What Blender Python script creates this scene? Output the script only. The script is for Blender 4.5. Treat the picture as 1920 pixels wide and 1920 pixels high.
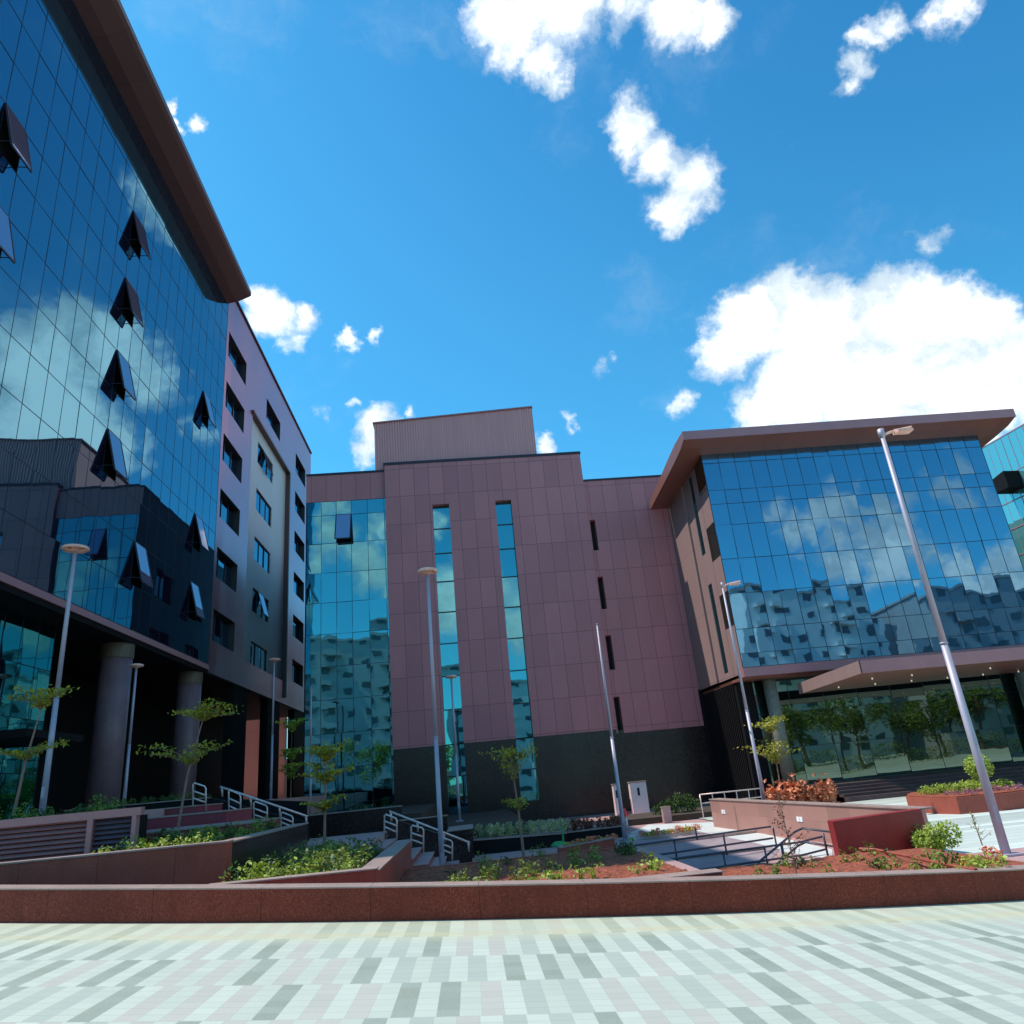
import bpy, math, random
from mathutils import Vector, Matrix
R = random.Random(7)
SC = bpy.context.scene
for o in list(bpy.data.objects): bpy.data.objects.remove(o)

# ---------------------------------------------------------------- camera
EYE = 1.65
FPX = 1350.0
_U = Vector((-346, 3640, -FPX)).normalized()
_N = Vector((-75, -508, -FPX)).normalized(); _N = (_N - _U * _N.dot(_U)).normalized()
_E = _N.cross(_U)
def ray(px, py):
    d = Vector((px - 960, 960 - py, -FPX))
    return Vector((d.dot(_E), d.dot(_N), d.dot(_U)))
def WY(px, py, Y):
    d = ray(px, py); t = Y / d.y; return Vector((d.x * t, Y, EYE + d.z * t))
def WX(px, py, X):
    d = ray(px, py); t = X / d.x; return Vector((X, d.y * t, EYE + d.z * t))
def WZ(px, py, Z):
    d = ray(px, py); t = (Z - EYE) / d.z; return Vector((d.x * t, d.y * t, Z))
cd = bpy.data.cameras.new("camera"); cam = bpy.data.objects.new("camera", cd); SC.collection.objects.link(cam)
M3 = Matrix(((_E.x, _E.y, _E.z), (_N.x, _N.y, _N.z), (_U.x, _U.y, _U.z)))
cam.matrix_world = Matrix.Translation((0, 0, EYE)) @ M3.to_4x4()
cd.sensor_width = 36; cd.lens = FPX / 1920 * 36; cd.clip_end = 5000; cd.clip_start = .05
SC.camera = cam

# ---------------------------------------------------------------- light
SUN_EL, SUN_AZ = math.radians(60.6), math.radians(-78)     # azimuth from +Y towards +X
w = bpy.data.worlds.new("World"); SC.world = w; w.use_nodes = True
sun = bpy.data.lights.new("sun", 'SUN'); sun.energy = 4.6; sun.angle = math.radians(.5); sun.color = (1, .955, .88)
so = bpy.data.objects.new("sun", sun); SC.collection.objects.link(so)
sd = Vector((math.sin(SUN_AZ) * math.cos(SUN_EL), math.cos(SUN_AZ) * math.cos(SUN_EL), math.sin(SUN_EL)))
so.rotation_euler = sd.to_track_quat('Z', 'Y').to_euler()
SC.view_settings.view_transform = 'Standard'; SC.view_settings.look = 'None'
SC.view_settings.exposure = 0; SC.view_settings.gamma = 1

class NT:
    def __init__(s, t): s.t = t
    def n(s, typ, **kw):
        x = s.t.nodes.new(typ)
        for k, v in kw.items(): setattr(x, k, v)
        return x
    def l(s, a, b): s.t.links.new(a, b)
    def m(s, op, a, b=None, c=None, clamp=False):
        x = s.n('ShaderNodeMath', operation=op); x.use_clamp = clamp
        for i, v in enumerate((a, b, c)):
            if v is None: continue
            if hasattr(v, 'is_linked'): s.l(v, x.inputs[i])
            else: x.inputs[i].default_value = v
        return x.outputs[0]
    def vm(s, op, a, b=None, scale=None):
        x = s.n('ShaderNodeVectorMath', operation=op)
        for i, v in enumerate((a, b)):
            if v is None: continue
            if hasattr(v, 'is_linked'): s.l(v, x.inputs[i])
            else: x.inputs[i].default_value = v
        if scale is not None:
            if hasattr(scale, 'is_linked'): s.l(scale, x.inputs[3])
            else: x.inputs[3].default_value = scale
        return x.outputs[1] if op in ('DISTANCE', 'LENGTH', 'DOT_PRODUCT') else x.outputs[0]
    def noise(s, vec, scale, det=4, rough=.5, col=False):
        x = s.n('ShaderNodeTexNoise'); x.inputs['Scale'].default_value = scale
        x.inputs['Detail'].default_value = det; x.inputs['Roughness'].default_value = rough
        if vec is not None: s.l(vec, x.inputs['Vector'])
        return x.outputs[1] if col else x.outputs[0]
    def mix(s, f, a, b, typ='MIX'):
        x = s.n('ShaderNodeMixRGB', blend_type=typ)
        for i, v in enumerate((f, a, b)):
            if hasattr(v, 'is_linked'): s.l(v, x.inputs[i])
            elif i == 0: x.inputs[0].default_value = v
            else: x.inputs[i].default_value = (*v, 1) if len(v) == 3 else v
        return x.outputs[0]
    def ss(s, v, lo, hi, a=0, b=1):
        x = s.n('ShaderNodeMapRange', interpolation_type='SMOOTHSTEP')
        s.l(v, x.inputs[0]); x.inputs[1].default_value = lo; x.inputs[2].default_value = hi
        x.inputs[3].default_value = a; x.inputs[4].default_value = b
        return x.outputs[0]

# world: Nishita sky with cumulus clouds placed by direction
t = NT(w.node_tree); w.node_tree.nodes.clear()
sky = t.n('ShaderNodeTexSky', sky_type='NISHITA'); sky.sun_disc = False
sky.sun_elevation = SUN_EL; sky.sun_rotation = SUN_AZ; sky.air_density = 1.0; sky.dust_density = .3; sky.ozone_density = 2.0
tc = t.n('ShaderNodeTexCoord'); D = t.vm('NORMALIZE', tc.outputs['Generated'])
skyc = t.mix(1.0, sky.outputs[0], (.43, 1.50, 1.70), 'MULTIPLY')
hs = t.n('ShaderNodeHueSaturation'); hs.inputs['Saturation'].default_value = 1.0; hs.inputs['Value'].default_value = 1.35
t.l(skyc, hs.inputs['Color']); skyc = hs.outputs[0]
n1 = t.noise(D, 7, 5, .6, True); n2 = t.noise(D, 26, 6, .65, True)
dv = t.vm('ADD', t.vm('SCALE', t.vm('SUBTRACT', n1, (.5, .5, .5)), scale=.09), t.vm('SCALE', t.vm('SUBTRACT', n2, (.5, .5, .5)), scale=.05))
DD = t.vm('ADD', D, dv)
blobs = [ # pixel x, y, radius px, strength
 (1400,600,95,1),(1480,590,105,1),(1360,660,70,1),(1560,650,140,1),(1690,600,110,1),(1770,640,120,1),(1850,700,120,1),(1500,720,110,1),(1650,730,130,1),(1790,760,130,1),(1960,700,120,1),(2060,760,160,1),(1420,760,70,1),
 (950,40,85,1),(1050,20,90,1),(1010,120,55,.9),(1040,165,40,.8),(1130,20,55,.9),(1260,30,85,1),(1340,40,60,.95),(1170,-40,120,1),
 (1180,230,65,1),(1160,270,45,.9),(1235,290,55,.9),(1290,330,65,1),(1270,385,55,1),
 (1625,80,40,.75),(1600,130,35,.7),(1575,170,30,.6),(1665,40,40,.6),(1770,40,50,.6),(1795,20,40,.6),
 (500,590,60,1),(560,590,45,.95),(530,640,35,.6),(650,645,32,.85),(700,630,18,.5),
 (700,800,55,1),(680,830,40,.9),(770,770,18,.55),(1065,780,22,.6),(1010,830,28,.8),(1285,770,32,.6),(1120,680,26,.55),(1150,665,20,.5),
 (330,210,22,.9),(350,250,22,.9),(395,235,26,.85),(300,68,14,.6),(1740,455,34,.5),(650,748,14,.5),(590,770,18,.35)]
def bdir(px, py): return ray(px, py).normalized()
BL = [(bdir(x, y), r * 1.0 / math.hypot(FPX, math.hypot(x - 960, y - 960)), s) for x, y, r, s in [(bx, by, br, 1.7 if br >= 90 and by > 500 else bs) for bx, by, br, bs in blobs]]
# clouds over the south and east, seen only in the glass
for az, el, r, s in ((230,22,.15,.9),(105,38,.12,.7),(118,18,.2,1),(98,22,.16,1),(132,22,.15,1),(110,30,.16,.9),(125,40,.12,.8),(240,40,.14,.9)):
    a, e = math.radians(az), math.radians(el)
    BL.append((Vector((math.sin(a) * math.cos(e), math.cos(a) * math.cos(e), math.sin(e))), r, s))
for px, py, r, s in ((1520,990,60,.9),(1580,960,60,1),(1660,990,60,.9),(1560,1040,60,1),(1640,1060,70,1),(1470,960,35,.6),(1720,1050,55,.8),(1800,920,50,.7),(1850,1090,70,1),(1780,1085,60,.9),(1900,1060,60,.9),
                     (610,1000,50,.9),(670,1040,60,1),(700,1080,60,1),(640,960,30,.7),(705,985,40,.8),(835,985,22,.6),(590,950,40,.8),(880,1120,90,1),(980,1150,70,1),(1130,1100,80,.8)):
    d = bdir(px, py); d.y = -d.y; BL.append((d, r / math.hypot(FPX, math.hypot(px - 960, py - 960)), s))
acc = None
for c, r, s in BL:
    d = t.vm('DISTANCE', DD, tuple(c))
    v = t.m('MULTIPLY_ADD', d, -s / r, s)
    acc = v if acc is None else t.m('SMOOTH_MAX', acc, v, .12)
fine = t.noise(DD, 17, 9, .62)
dens = t.m('ADD', acc, t.m('MULTIPLY', t.m('SUBTRACT', fine, .5), .95))
mask = t.ss(dens, -.02, .66)
wisp = t.m('MULTIPLY', t.ss(t.noise(t.vm('MULTIPLY', DD, (1, 1, 1.6)), 3.2, 7, .62), .54, .85), .30)
mask = t.m('MAXIMUM', mask, wisp)
shade = t.ss(t.m('ADD', t.noise(DD, 8, 7, .62), t.m('MULTIPLY', dens, .10)), .42, .70)
cl = t.mix(shade, (6.8, 8.3, 9.5), (14.5, 14.8, 15.2))
zz = t.n('ShaderNodeSeparateXYZ'); t.l(D, zz.inputs[0])
# the blue deepens overhead and to the east, away from the sun
deep = t.ss(t.m('ADD', zz.outputs[2], t.m('MULTIPLY', zz.outputs[0], .35)), .55, 1.02)
skyc = t.mix(deep, skyc, t.mix(1.0, skyc, (.62, .80, .90), 'MULTIPLY'))
hz = t.ss(t.n('ShaderNodeSeparateXYZ').outputs[2], -.1, .4) if False else None
col = t.mix(mask, skyc, cl)
bg = t.n('ShaderNodeBackground'); bg.inputs[1].default_value = .10
t.l(col, bg.inputs[0]); out = t.n('ShaderNodeOutputWorld'); t.l(bg.outputs[0], out.inputs[0])

# ---------------------------------------------------------------- materials
def newmat(name):
    m = bpy.data.materials.new(name); m.use_nodes = True
    t = NT(m.node_tree); b = m.node_tree.nodes['Principled BSDF']
    g = t.n('ShaderNodeNewGeometry'); return m, t, b, g.outputs['Position']
def xyz(t, v):
    s = t.n('ShaderNodeSeparateXYZ'); t.l(v, s.inputs[0]); return s.outputs
def simple(name, col, rough=.6, metal=0, var=.15, scale=6, bump=0, spec=.5):
    m, t, b, P = newmat(name)
    f = t.noise(P, scale, 5, .6)
    c = t.mix(t.ss(f, .3, .7), tuple(x * (1 - var) for x in col), tuple(min(1, x * (1 + var)) for x in col))
    t.l(c, b.inputs['Base Color']); b.inputs['Roughness'].default_value = rough; b.inputs['Metallic'].default_value = metal
    b.inputs['Specular IOR Level'].default_value = spec
    if bump:
        bp = t.n('ShaderNodeBump'); bp.inputs['Strength'].default_value = bump; bp.inputs['Distance'].default_value = .02
        t.l(t.noise(P, scale * 6, 4), bp.inputs['Height']); t.l(bp.outputs[0], b.inputs['Normal'])
    return m
def granite(name, col, col2, rough=.4, sc=90, joint=0):
    m, t, b, P = newmat(name)
    f = t.noise(P, sc, 3, .8); big = t.noise(P, 1.3, 5, .6)
    c = t.mix(t.ss(f, .42, .62), col, col2)
    c = t.mix(t.ss(t.noise(P, sc * 1.3, 2, .5), .69, .75), c, tuple(min(1, x * 2.4 + .06) for x in col2))
    c = t.mix(t.m('MULTIPLY', t.ss(big, .35, .7), .35), c, tuple(x * .55 for x in col))
    s = xyz(t, P)
    # splash staining low on vertical faces and soft streaks
    st = t.ss(t.noise(t.vm('MULTIPLY', P, (3, 3, .5)), 1.6, 4), .5, .75)
    c = t.mix(t.m('MULTIPLY', st, .3), c, tuple(x * .5 for x in col))
    if joint:
        ln = t.m('GREATER_THAN', t.m('ABSOLUTE', t.m('SUBTRACT', t.m('FRACT', t.m('DIVIDE', s[0], joint)), .5)), .5 - .0035 / joint)
        c = t.mix(ln, c, tuple(x * .25 for x in col))
    t.l(c, b.inputs['Base Color']); b.inputs['Roughness'].default_value = rough; b.inputs['Specular IOR Level'].default_value = .25
    return m
def panels(name, col, axis, du, dz, ou=0, oz=0, rough=.45, metal=0., seam=.022, var=.1, dark=.25, stag=0.):
    m, t, b, P = newmat(name); s = xyz(t, P)
    u = t.m('DIVIDE', t.m('SUBTRACT', s[axis], ou), du); z = t.m('DIVIDE', t.m('SUBTRACT', s[2], oz), dz)
    iz = t.m('FLOOR', z)
    if stag: u = t.m('ADD', u, t.m('MULTIPLY', t.m('MODULO', iz, 2), stag))
    iu = t.m('FLOOR', u)
    fu = t.m('ABSOLUTE', t.m('SUBTRACT', t.m('FRACT', u), .5)); fz = t.m('ABSOLUTE', t.m('SUBTRACT', t.m('FRACT', z), .5))
    line = t.m('MAXIMUM', t.m('GREATER_THAN', fu, .5 - seam / du / 2), t.m('GREATER_THAN', fz, .5 - seam / dz / 2))
    cb = t.n('ShaderNodeCombineXYZ'); t.l(iu, cb.inputs[0]); t.l(iz, cb.inputs[1])
    wn = t.n('ShaderNodeTexWhiteNoise'); t.l(cb.outputs[0], wn.inputs['Vector'])
    c = t.mix(wn.outputs[0], tuple(x * (1 - var) for x in col), tuple(x * (1 + var) for x in col))
    c = t.mix(t.m('MULTIPLY', t.ss(t.noise(t.vm('MULTIPLY', P, (1, 1, .35)), .9, 5), .4, .75), .18), c, tuple(x * .6 for x in col))
    c = t.mix(line, c, tuple(x * dark for x in col))
    t.l(c, b.inputs['Base Color']); b.inputs['Roughness'].default_value = rough; b.inputs['Metallic'].default_value = metal
    # slight oil-canning of each panel
    nn = t.vm('SCALE', t.vm('SUBTRACT', wn.outputs[1], (.5, .5, .5)), scale=.02)
    g = t.n('ShaderNodeNewGeometry'); t.l(t.vm('NORMALIZE', t.vm('ADD', g.outputs['Normal'], nn)), b.inputs['Normal'])
    return m
def glassmat(name, tint, base=(.004, .012, .016), rough=.015, wave=.004, sc=.55, face=.75):
    m, t, b, P = newmat(name)
    g = t.n('ShaderNodeNewGeometry')
    nz = t.noise(P, sc, 2, .5, True)
    nn = t.vm('SCALE', t.vm('SUBTRACT', nz, (.5, .5, .5)), scale=wave * 4)
    N = t.vm('NORMALIZE', t.vm('ADD', g.outputs['Normal'], nn))
    gl = t.n('ShaderNodeBsdfGlossy'); gl.inputs['Roughness'].default_value = rough; gl.inputs[0].default_value = (*tint, 1); t.l(N, gl.inputs['Normal'])
    df = t.n('ShaderNodeBsdfDiffuse'); df.inputs[0].default_value = (*base, 1)
    fr = t.n('ShaderNodeLayerWeight'); fr.inputs[0].default_value = .35
    fac = t.m('MULTIPLY_ADD', fr.outputs['Fresnel'], 1 - face, face, True)
    mx = t.n('ShaderNodeMixShader'); t.l(fac, mx.inputs[0]); t.l(df.outputs[0], mx.inputs[1]); t.l(gl.outputs[0], mx.inputs[2])
    t.l(mx.outputs[0], m.node_tree.nodes['Material Output'].inputs[0]); m.node_tree.nodes.remove(b)
    return m
def leafmat(name, col, col2, trans=.25):
    m, t, b, P = newmat(name)
    f = t.noise(P, 9, 3, .7)
    gi = t.n('ShaderNodeNewGeometry')
    c = t.mix(t.ss(f, .35, .65), col, col2)
    c = t.mix(t.m('MULTIPLY', gi.outputs['Random Per Island'], .6), c, tuple(x * .5 for x in col))
    t.l(c, b.inputs['Base Color']); b.inputs['Roughness'].default_value = .55
    tr = t.n('ShaderNodeBsdfTranslucent'); t.l(c, tr.inputs[0])
    mx = t.n('ShaderNodeMixShader'); mx.inputs[0].default_value = trans
    t.l(b.outputs[0], mx.inputs[1]); t.l(tr.outputs[0], mx.inputs[2]); t.l(mx.outputs[0], m.node_tree.nodes['Material Output'].inputs[0])
    return m

MT = {}
MT['glass_left'] = glassmat('glass_left', (.17, .38, .48), (.04, .025, .06), wave=.0028, sc=.5, face=.78)
MT['glass_centre'] = glassmat('glass_centre', (.15, .42, .46), wave=.004, sc=.7)
MT['glass_right'] = glassmat('glass_right', (.19, .37, .49), (.04, .02, .06), wave=.004, sc=.8)
MT['glass_lobby'] = glassmat('glass_lobby', (.24, .31, .24), wave=.0035, sc=.6, face=.6)
MT['glass_lobby_left'] = glassmat('glass_lobby_left', (.16, .42, .42), wave=.004, sc=.6, face=.7)
MT['glass_open'] = glassmat('glass_open', (.5, .5, .6), (.20, .15, .24), wave=.002, face=.55)
MT['glass_far'] = glassmat('glass_far', (.38, .62, .60), (.12, .42, .40), wave=.004, face=.5)
MT['mullion'] = simple('mullion', (.015, .022, .04), .4, .3)
MT['frame'] = simple('frame', (.05, .035, .045), .4, .4)
MT['interior'] = simple('interior', (.012, .011, .012), .9)
MT['reveal'] = simple('reveal', (.03, .024, .026), .5)
MT['clad_left'] = panels('clad_left', (.72, .175, .20), 1, 1.4, 60, 43.65, 0, .20, .9, .012, .02, .75)
MT['side_clad'] = panels('side_clad', (.05, .035, .035), 1, 1.4, 1.98, 43.65, 0, .5, .0, .02, .04, .6)  # kept dark so the tower cladding mirrors a dark wall
MT['clad_light'] = simple('clad_light', (.66, .50, .46), .45, .0, .03, .5)
MT['clad_centre'] = panels('clad_centre', (.55, .19, .195), 0, .975, 1.98, -4.5, .03, .5, .0, .026, .09, .35)
MT['clad_right'] = panels('clad_right', (.50, .18, .18), 0, 1.9, 30, 0, 0, .45, .0, .02, .04, .5)
MT['clad_west'] = panels('clad_west', (.30, .19, .175), 1, 2.8, 3.95, 0, 1.9, .5, .0, .02, .05, .5)
MT['soffit'] = panels('soffit', (.25, .10, .075), 0, 1.2, 50, 0, 0, .4, .1, .02, .08, .5)
MT['soffit_left'] = panels('soffit_left', (.13, .06, .055), 1, 2.4, 50, 0, 0, .38, .2, .02, .08, .5)
MT['fascia'] = simple('fascia', (.41, .18, .19), .4, .1, .05, 1)
MT['corrugated'] = panels('corrugated', (.85, .36, .34), 0, .178, 50, -5.15, 0, .5, .1, .05, .03, .86)  # stripes paint the shade between the corrugated ribs
MT['dark_granite'] = granite('dark_granite', (.020, .013, .013), (.062, .036, .031), .2, 14)
MT['dark_granite'].node_tree.nodes['Principled BSDF'].inputs['Specular IOR Level'].default_value = .5
MT['black_granite'] = simple('black_granite', (.010, .009, .010), .75, 0, .3, 30, 0, .15)
MT['seat_granite'] = granite('seat_granite', (.17, .024, .012), (.27, .055, .033), .5, 45, 1.4)
MT['cap_granite'] = granite('cap_granite', (.36, .24, .20), (.46, .33, .29), .45, 60, 1.4)
MT['wall_granite'] = granite('wall_granite', (.32, .07, .045), (.42, .11, .08), .45, 55, 1.2)
MT['red_granite'] = granite('red_granite', (.33, .028, .024), (.40, .045, .04), .4, 55)
MT['pink_stone'] = panels('pink_stone', (.40, .20, .165), 1, 1.1, .44, 0, -.62, .55, 0, .008, .14, .7, .5)
MT['column'] = granite('column', (.17, .11, .12), (.26, .17, .19), .35, 60)
MT['column_top'] = simple('column_top', (.12, .09, .06), .6)
MT['tier_granite'] = granite('tier_granite', (.27, .045, .06), (.34, .07, .085), .5, 55)
MT['step_granite_shade'] = granite('step_granite_shade', (.085, .05, .05), (.13, .08, .08), .5, 55)  # the entrance steps' shade is mixed into this darker granite
MT['paver'] = granite('paver', (.46, .27, .25), (.54, .33, .31), .6, 30)
MT['paver_painted_shade'] = granite('paver_painted_shade', (.36, .27, .28), (.44, .34, .35), .5, 30)  # ramp colour darkened for the shade lying on it
MT['white_stone'] = simple('white_stone', (.62, .62, .58), .6, 0, .08, 3)
MT['column_pale'] = simple('column_pale', (.20, .20, .16), .6)
MT['soil'] = simple('soil', (.30, .075, .035), .95, 0, .45, 14, .8)
MT['earth'] = simple('earth', (.06, .04, .028), .95, 0, .3, .3)
MT['pole'] = simple('pole', (.44, .39, .46), .5, .2, .05, 4)
MT['lamp'] = simple('lamp', (.85, .48, .38), .5)
MT['steel'] = simple('steel', (.75, .55, .50), .35, .3)
MT['dark_steel'] = simple('dark_steel', (.09, .08, .10), .4, .5)
MT['cabinet'] = simple('cabinet', (.85, .62, .60), .5, 0, .05)
MT['louvre'] = simple('louvre', (.40, .21, .21), .45, .2, .06, 2)
MT['louvre_dark'] = simple('louvre_dark', (.13, .11, .14), .45, .2, .06, 2)
MT['sun_tinted_panel'] = panels('sun_tinted_panel', (.50, .26, .19), 0, 2.2, 2.2, 0, 0, .7, 0, .02, .05, .7)  # orange of sunlight put into the wall colour
MT['white_wall'] = simple('white_wall', (.85, .85, .82), .7, 0, .06, .3)
MT['grey_wall'] = simple('grey_wall', (.46, .46, .47), .7, 0, .08, .3)
MT['window_dark'] = simple('window_dark', (.10, .13, .15), .2)
MT['bark'] = simple('bark', (.26, .15, .11), .8, 0, .2, 20)
MT['leaf'] = leafmat('leaf', (.18, .25, .03), (.28, .34, .04))
MT['leaf_gold'] = leafmat('leaf_gold', (.34, .33, .02), (.46, .40, .03))
MT['leaf_dark'] = leafmat('leaf_dark', (.06, .12, .02), (.09, .16, .03))
MT['leaf_lime'] = leafmat('leaf_lime', (.36, .50, .04), (.50, .55, .10))
MT['leaf_pale'] = leafmat('leaf_pale', (.52, .56, .24), (.62, .64, .34))
MT['leaf_orange'] = leafmat('leaf_orange', (.90, .26, .12), (.95, .42, .20))
MT['leaf_yellow'] = leafmat('leaf_yellow', (.62, .48, .05), (.72, .60, .16))
MT['leaf_red'] = leafmat('leaf_red', (.22, .04, .03), (.30, .12, .03))
MT['leaf_pink'] = leafmat('leaf_pink', (.45, .16, .22), (.55, .28, .30))
MT['red'] = simple('red', (.6, .03, .04), .4)
MT['white'] = simple('white', (.85, .85, .85), .4)
MT['green'] = simple('green', (.02, .28, .08), .5)
mm, t, b, P = newmat('downlight'); b.inputs['Base Color'].default_value = (.9, .85, .7, 1); b.inputs['Emission Color'].default_value = (1, .9, .7, 1); b.inputs['Emission Strength'].default_value = .35; MT['downlight'] = mm

# striped paving
def paving():
    m, t, b, P = newmat('striped_paving'); s = xyz(t, P)
    yy = t.m('SUBTRACT', s[1], t.m('MULTIPLY', t.m('MULTIPLY', s[0], s[0]), .0115))
    v = t.m('ADD', t.m('MULTIPLY', yy, 1 / 1.01), .64); iv = t.m('FLOOR', v)
    w1 = t.n('ShaderNodeTexWhiteNoise', noise_dimensions='1D'); t.l(iv, w1.inputs['W'])
    u = t.m('ADD', t.m('MULTIPLY', s[0], 1 / .172), t.m('MULTIPLY', w1.outputs[0], 9.0)); iu = t.m('FLOOR', u)
    cb = t.n('ShaderNodeCombineXYZ'); t.l(iu, cb.inputs[0]); t.l(iv, cb.inputs[1])
    wn = t.n('ShaderNodeTexWhiteNoise'); t.l(cb.outputs[0], wn.inputs['Vector'])
    odd = t.m('GREATER_THAN', t.m('PINGPONG', t.m('ADD', iu, .25), 1), .5)
    grey = t.mix(t.m('GREATER_THAN', wn.outputs[0], .35), (.52, .49, .42), (.44, .48, .40))
    grey = t.mix(t.m('GREATER_THAN', wn.outputs[0], .66), grey, (.37, .41, .335))
    tile = t.m('MULTIPLY', v, 6); it = t.m('FLOOR', tile)
    cb2 = t.n('ShaderNodeCombineXYZ'); t.l(iu, cb2.inputs[0]); t.l(it, cb2.inputs[1])
    wn2 = t.n('ShaderNodeTexWhiteNoise'); t.l(cb2.outputs[0], wn2.inputs['Vector'])
    isdark = t.m('MULTIPLY', t.m('GREATER_THAN', wn.outputs[0], .66), odd)
    c = t.mix(odd, t.mix(wn.outputs[0], (.60, .63, .53), (.53, .56, .46)), grey)
    c = t.mix(t.m('MULTIPLY', t.m('MULTIPLY', wn2.outputs[0], t.m('MULTIPLY_ADD', isdark, .75, .25)), .5), c, (.27, .28, .21))
    sp = t.noise(P, 130, 2, .7)
    c = t.mix(t.m('MULTIPLY', t.ss(sp, .45, .6), t.m('MULTIPLY_ADD', isdark, .35, .12)), c, (.14, .17, .14))
    ln = t.m('GREATER_THAN', t.m('ABSOLUTE', t.m('SUBTRACT', t.m('FRACT', tile), .5)), .468)
    lu = t.m('GREATER_THAN', t.m('ABSOLUTE', t.m('SUBTRACT', t.m('FRACT', u), .5)), .475)
    c = t.mix(t.m('MULTIPLY', t.m('MAXIMUM', ln, t.m('MULTIPLY', lu, .6)), .38), c, (.30, .28, .24))
    # ochre water stain that follows the wall
    st = t.m('ABSOLUTE', t.m('SUBTRACT', yy, 9.62)); st = t.m('ADD', st, t.m('MULTIPLY', t.noise(P, 1.5, 4), .35))
    c = t.mix(t.m('MULTIPLY', t.ss(st, .1, .35, 1, 0), .55), c, (.62, .46, .22))
    near = t.ss(yy, 9.0, 9.5)
    c = t.mix(t.m('MULTIPLY', near, .4), c, (.58, .56, .36))
    c = t.mix(t.m('MULTIPLY', t.ss(t.noise(P, .8, 5, .6), .45, .75), .22), c, (.36, .40, .34))
    t.l(c, b.inputs['Base Color']); b.inputs['Roughness'].default_value = .62
    return m
MT['striped_paving'] = paving()

# ---------------------------------------------------------------- mesh helpers
COL = SC.collection
class MB:
    def __init__(s): s.v = []; s.f = []
    def quad(s, a, b, c, d):
        n = len(s.v); s.v += [Vector(p) for p in (a, b, c, d)]; s.f.append((n, n + 1, n + 2, n + 3)); return s
    def poly(s, pts):
        n = len(s.v); s.v += [Vector(p) for p in pts]; s.f.append(tuple(range(n, n + len(pts)))); return s
    def hexa(s, p):      # 8 points: bottom ring 0-3, top ring 4-7
        n = len(s.v); s.v += [Vector(q) for q in p]
        s.f += [tuple(n + i for i in q) for q in ((3, 2, 1, 0), (4, 5, 6, 7), (0, 1, 5, 4), (1, 2, 6, 5), (2, 3, 7, 6), (3, 0, 4, 7))]; return s
    def box(s, x0, x1, y0, y1, z0, z1):
        return s.hexa([(x0, y0, z0), (x1, y0, z0), (x1, y1, z0), (x0, y1, z0), (x0, y0, z1), (x1, y0, z1), (x1, y1, z1), (x0, y1, z1)])
    def prism(s, pts, z0, z1):   # pts ccw (x,y), z1 number or list
        k = len(pts); n = len(s.v)
        zt = z1 if isinstance(z1, (list, tuple)) else [z1] * k
        s.v += [Vector((x, y, z0)) for x, y in pts] + [Vector((p[0], p[1], z)) for p, z in zip(pts, zt)]
        s.f.append(tuple(n + i for i in reversed(range(k)))); s.f.append(tuple(n + k + i for i in range(k)))
        for i in range(k): j = (i + 1) % k; s.f.append((n + i, n + j, n + k + j, n + k + i))
        return s
    def bar(s, a, b, w, h):      # straight bar between points with rectangular section
        a, b = Vector(a), Vector(b); d = (b - a).normalized()
        up = Vector((0, 0, 1)) if abs(d.z) < .9 else Vector((1, 0, 0))
        u = d.cross(up).normalized() * w / 2; v = u.cross(d).normalized() * h / 2
        return s.hexa([a - u - v, a + u - v, b + u - v, b - u - v, a - u + v, a + u + v, b + u + v, b - u + v])
    def tube(s, pts, r, k=8, r2=None):
        pts = [Vector(p) for p in pts]; rings = []; prev = None
        for i, p in enumerate(pts):
            d = (pts[min(i + 1, len(pts) - 1)] - pts[max(i - 1, 0)]).normalized()
            if prev is None: prev = d.orthogonal().normalized()
            u = (prev - d * prev.dot(d)).normalized(); prev = u; v = d.cross(u)
            rr = r + ((r2 - r) * i / (len(pts) - 1) if r2 is not None else 0)
            n = len(s.v); rings.append(n)
            s.v += [p + (u * math.cos(2 * math.pi * j / k) + v * math.sin(2 * math.pi * j / k)) * rr for j in range(k)]
        for a, b in zip(rings, rings[1:]):
            for j in range(k): s.f.append((a + j, a + (j + 1) % k, b + (j + 1) % k, b + j))
        s.f.append(tuple(rings[0] + j for j in reversed(range(k)))); s.f.append(tuple(rings[-1] + j for j in range(k)))
        return s
    def leaf(s, p, size, nrm=None, asp=.5, rnd=R):
        d = Vector((rnd.gauss(0, 1), rnd.gauss(0, 1), rnd.gauss(0, .7))).normalized()
        n = nrm or Vector((rnd.gauss(0, .6), rnd.gauss(0, .6), 1)).normalized()
        sd_ = d.cross(n)
        if sd_.length < .1: sd_ = Vector((1, 0, 0))
        sd_ = sd_.normalized() * size * asp * .5; d = d * size * .5; p = Vector(p)
        return s.quad(p - d, p + sd_, p + d, p - sd_)
    def build(s, name, mat, parent=None, smooth=False, mats=None):
        org = parent_loc(parent)
        me = bpy.data.meshes.new(name); me.from_pydata([tuple(v - org) for v in s.v], [], s.f); me.update()
        me.materials.append(MT[mat])
        if smooth: me.polygons.foreach_set('use_smooth', [True] * len(me.polygons))
        o = bpy.data.objects.new(name, me); COL.objects.link(o)
        if parent: o.parent = parent
        return o
def parent_loc(p):
    v = Vector((0, 0, 0))
    while p: v += p.location; p = p.parent
    return v
def tag(o, label=None, cat=None, group=None, kind=None):
    if label: o['label'] = label
    if cat: o['category'] = cat
    if group: o['group'] = group
    if kind: o['kind'] = kind
    return o
def thing(name, loc, label, cat, group=None):
    o = bpy.data.objects.new(name, None); o.location = loc; o.empty_display_size = .3; COL.objects.link(o)
    return tag(o, label, cat, group)
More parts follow.
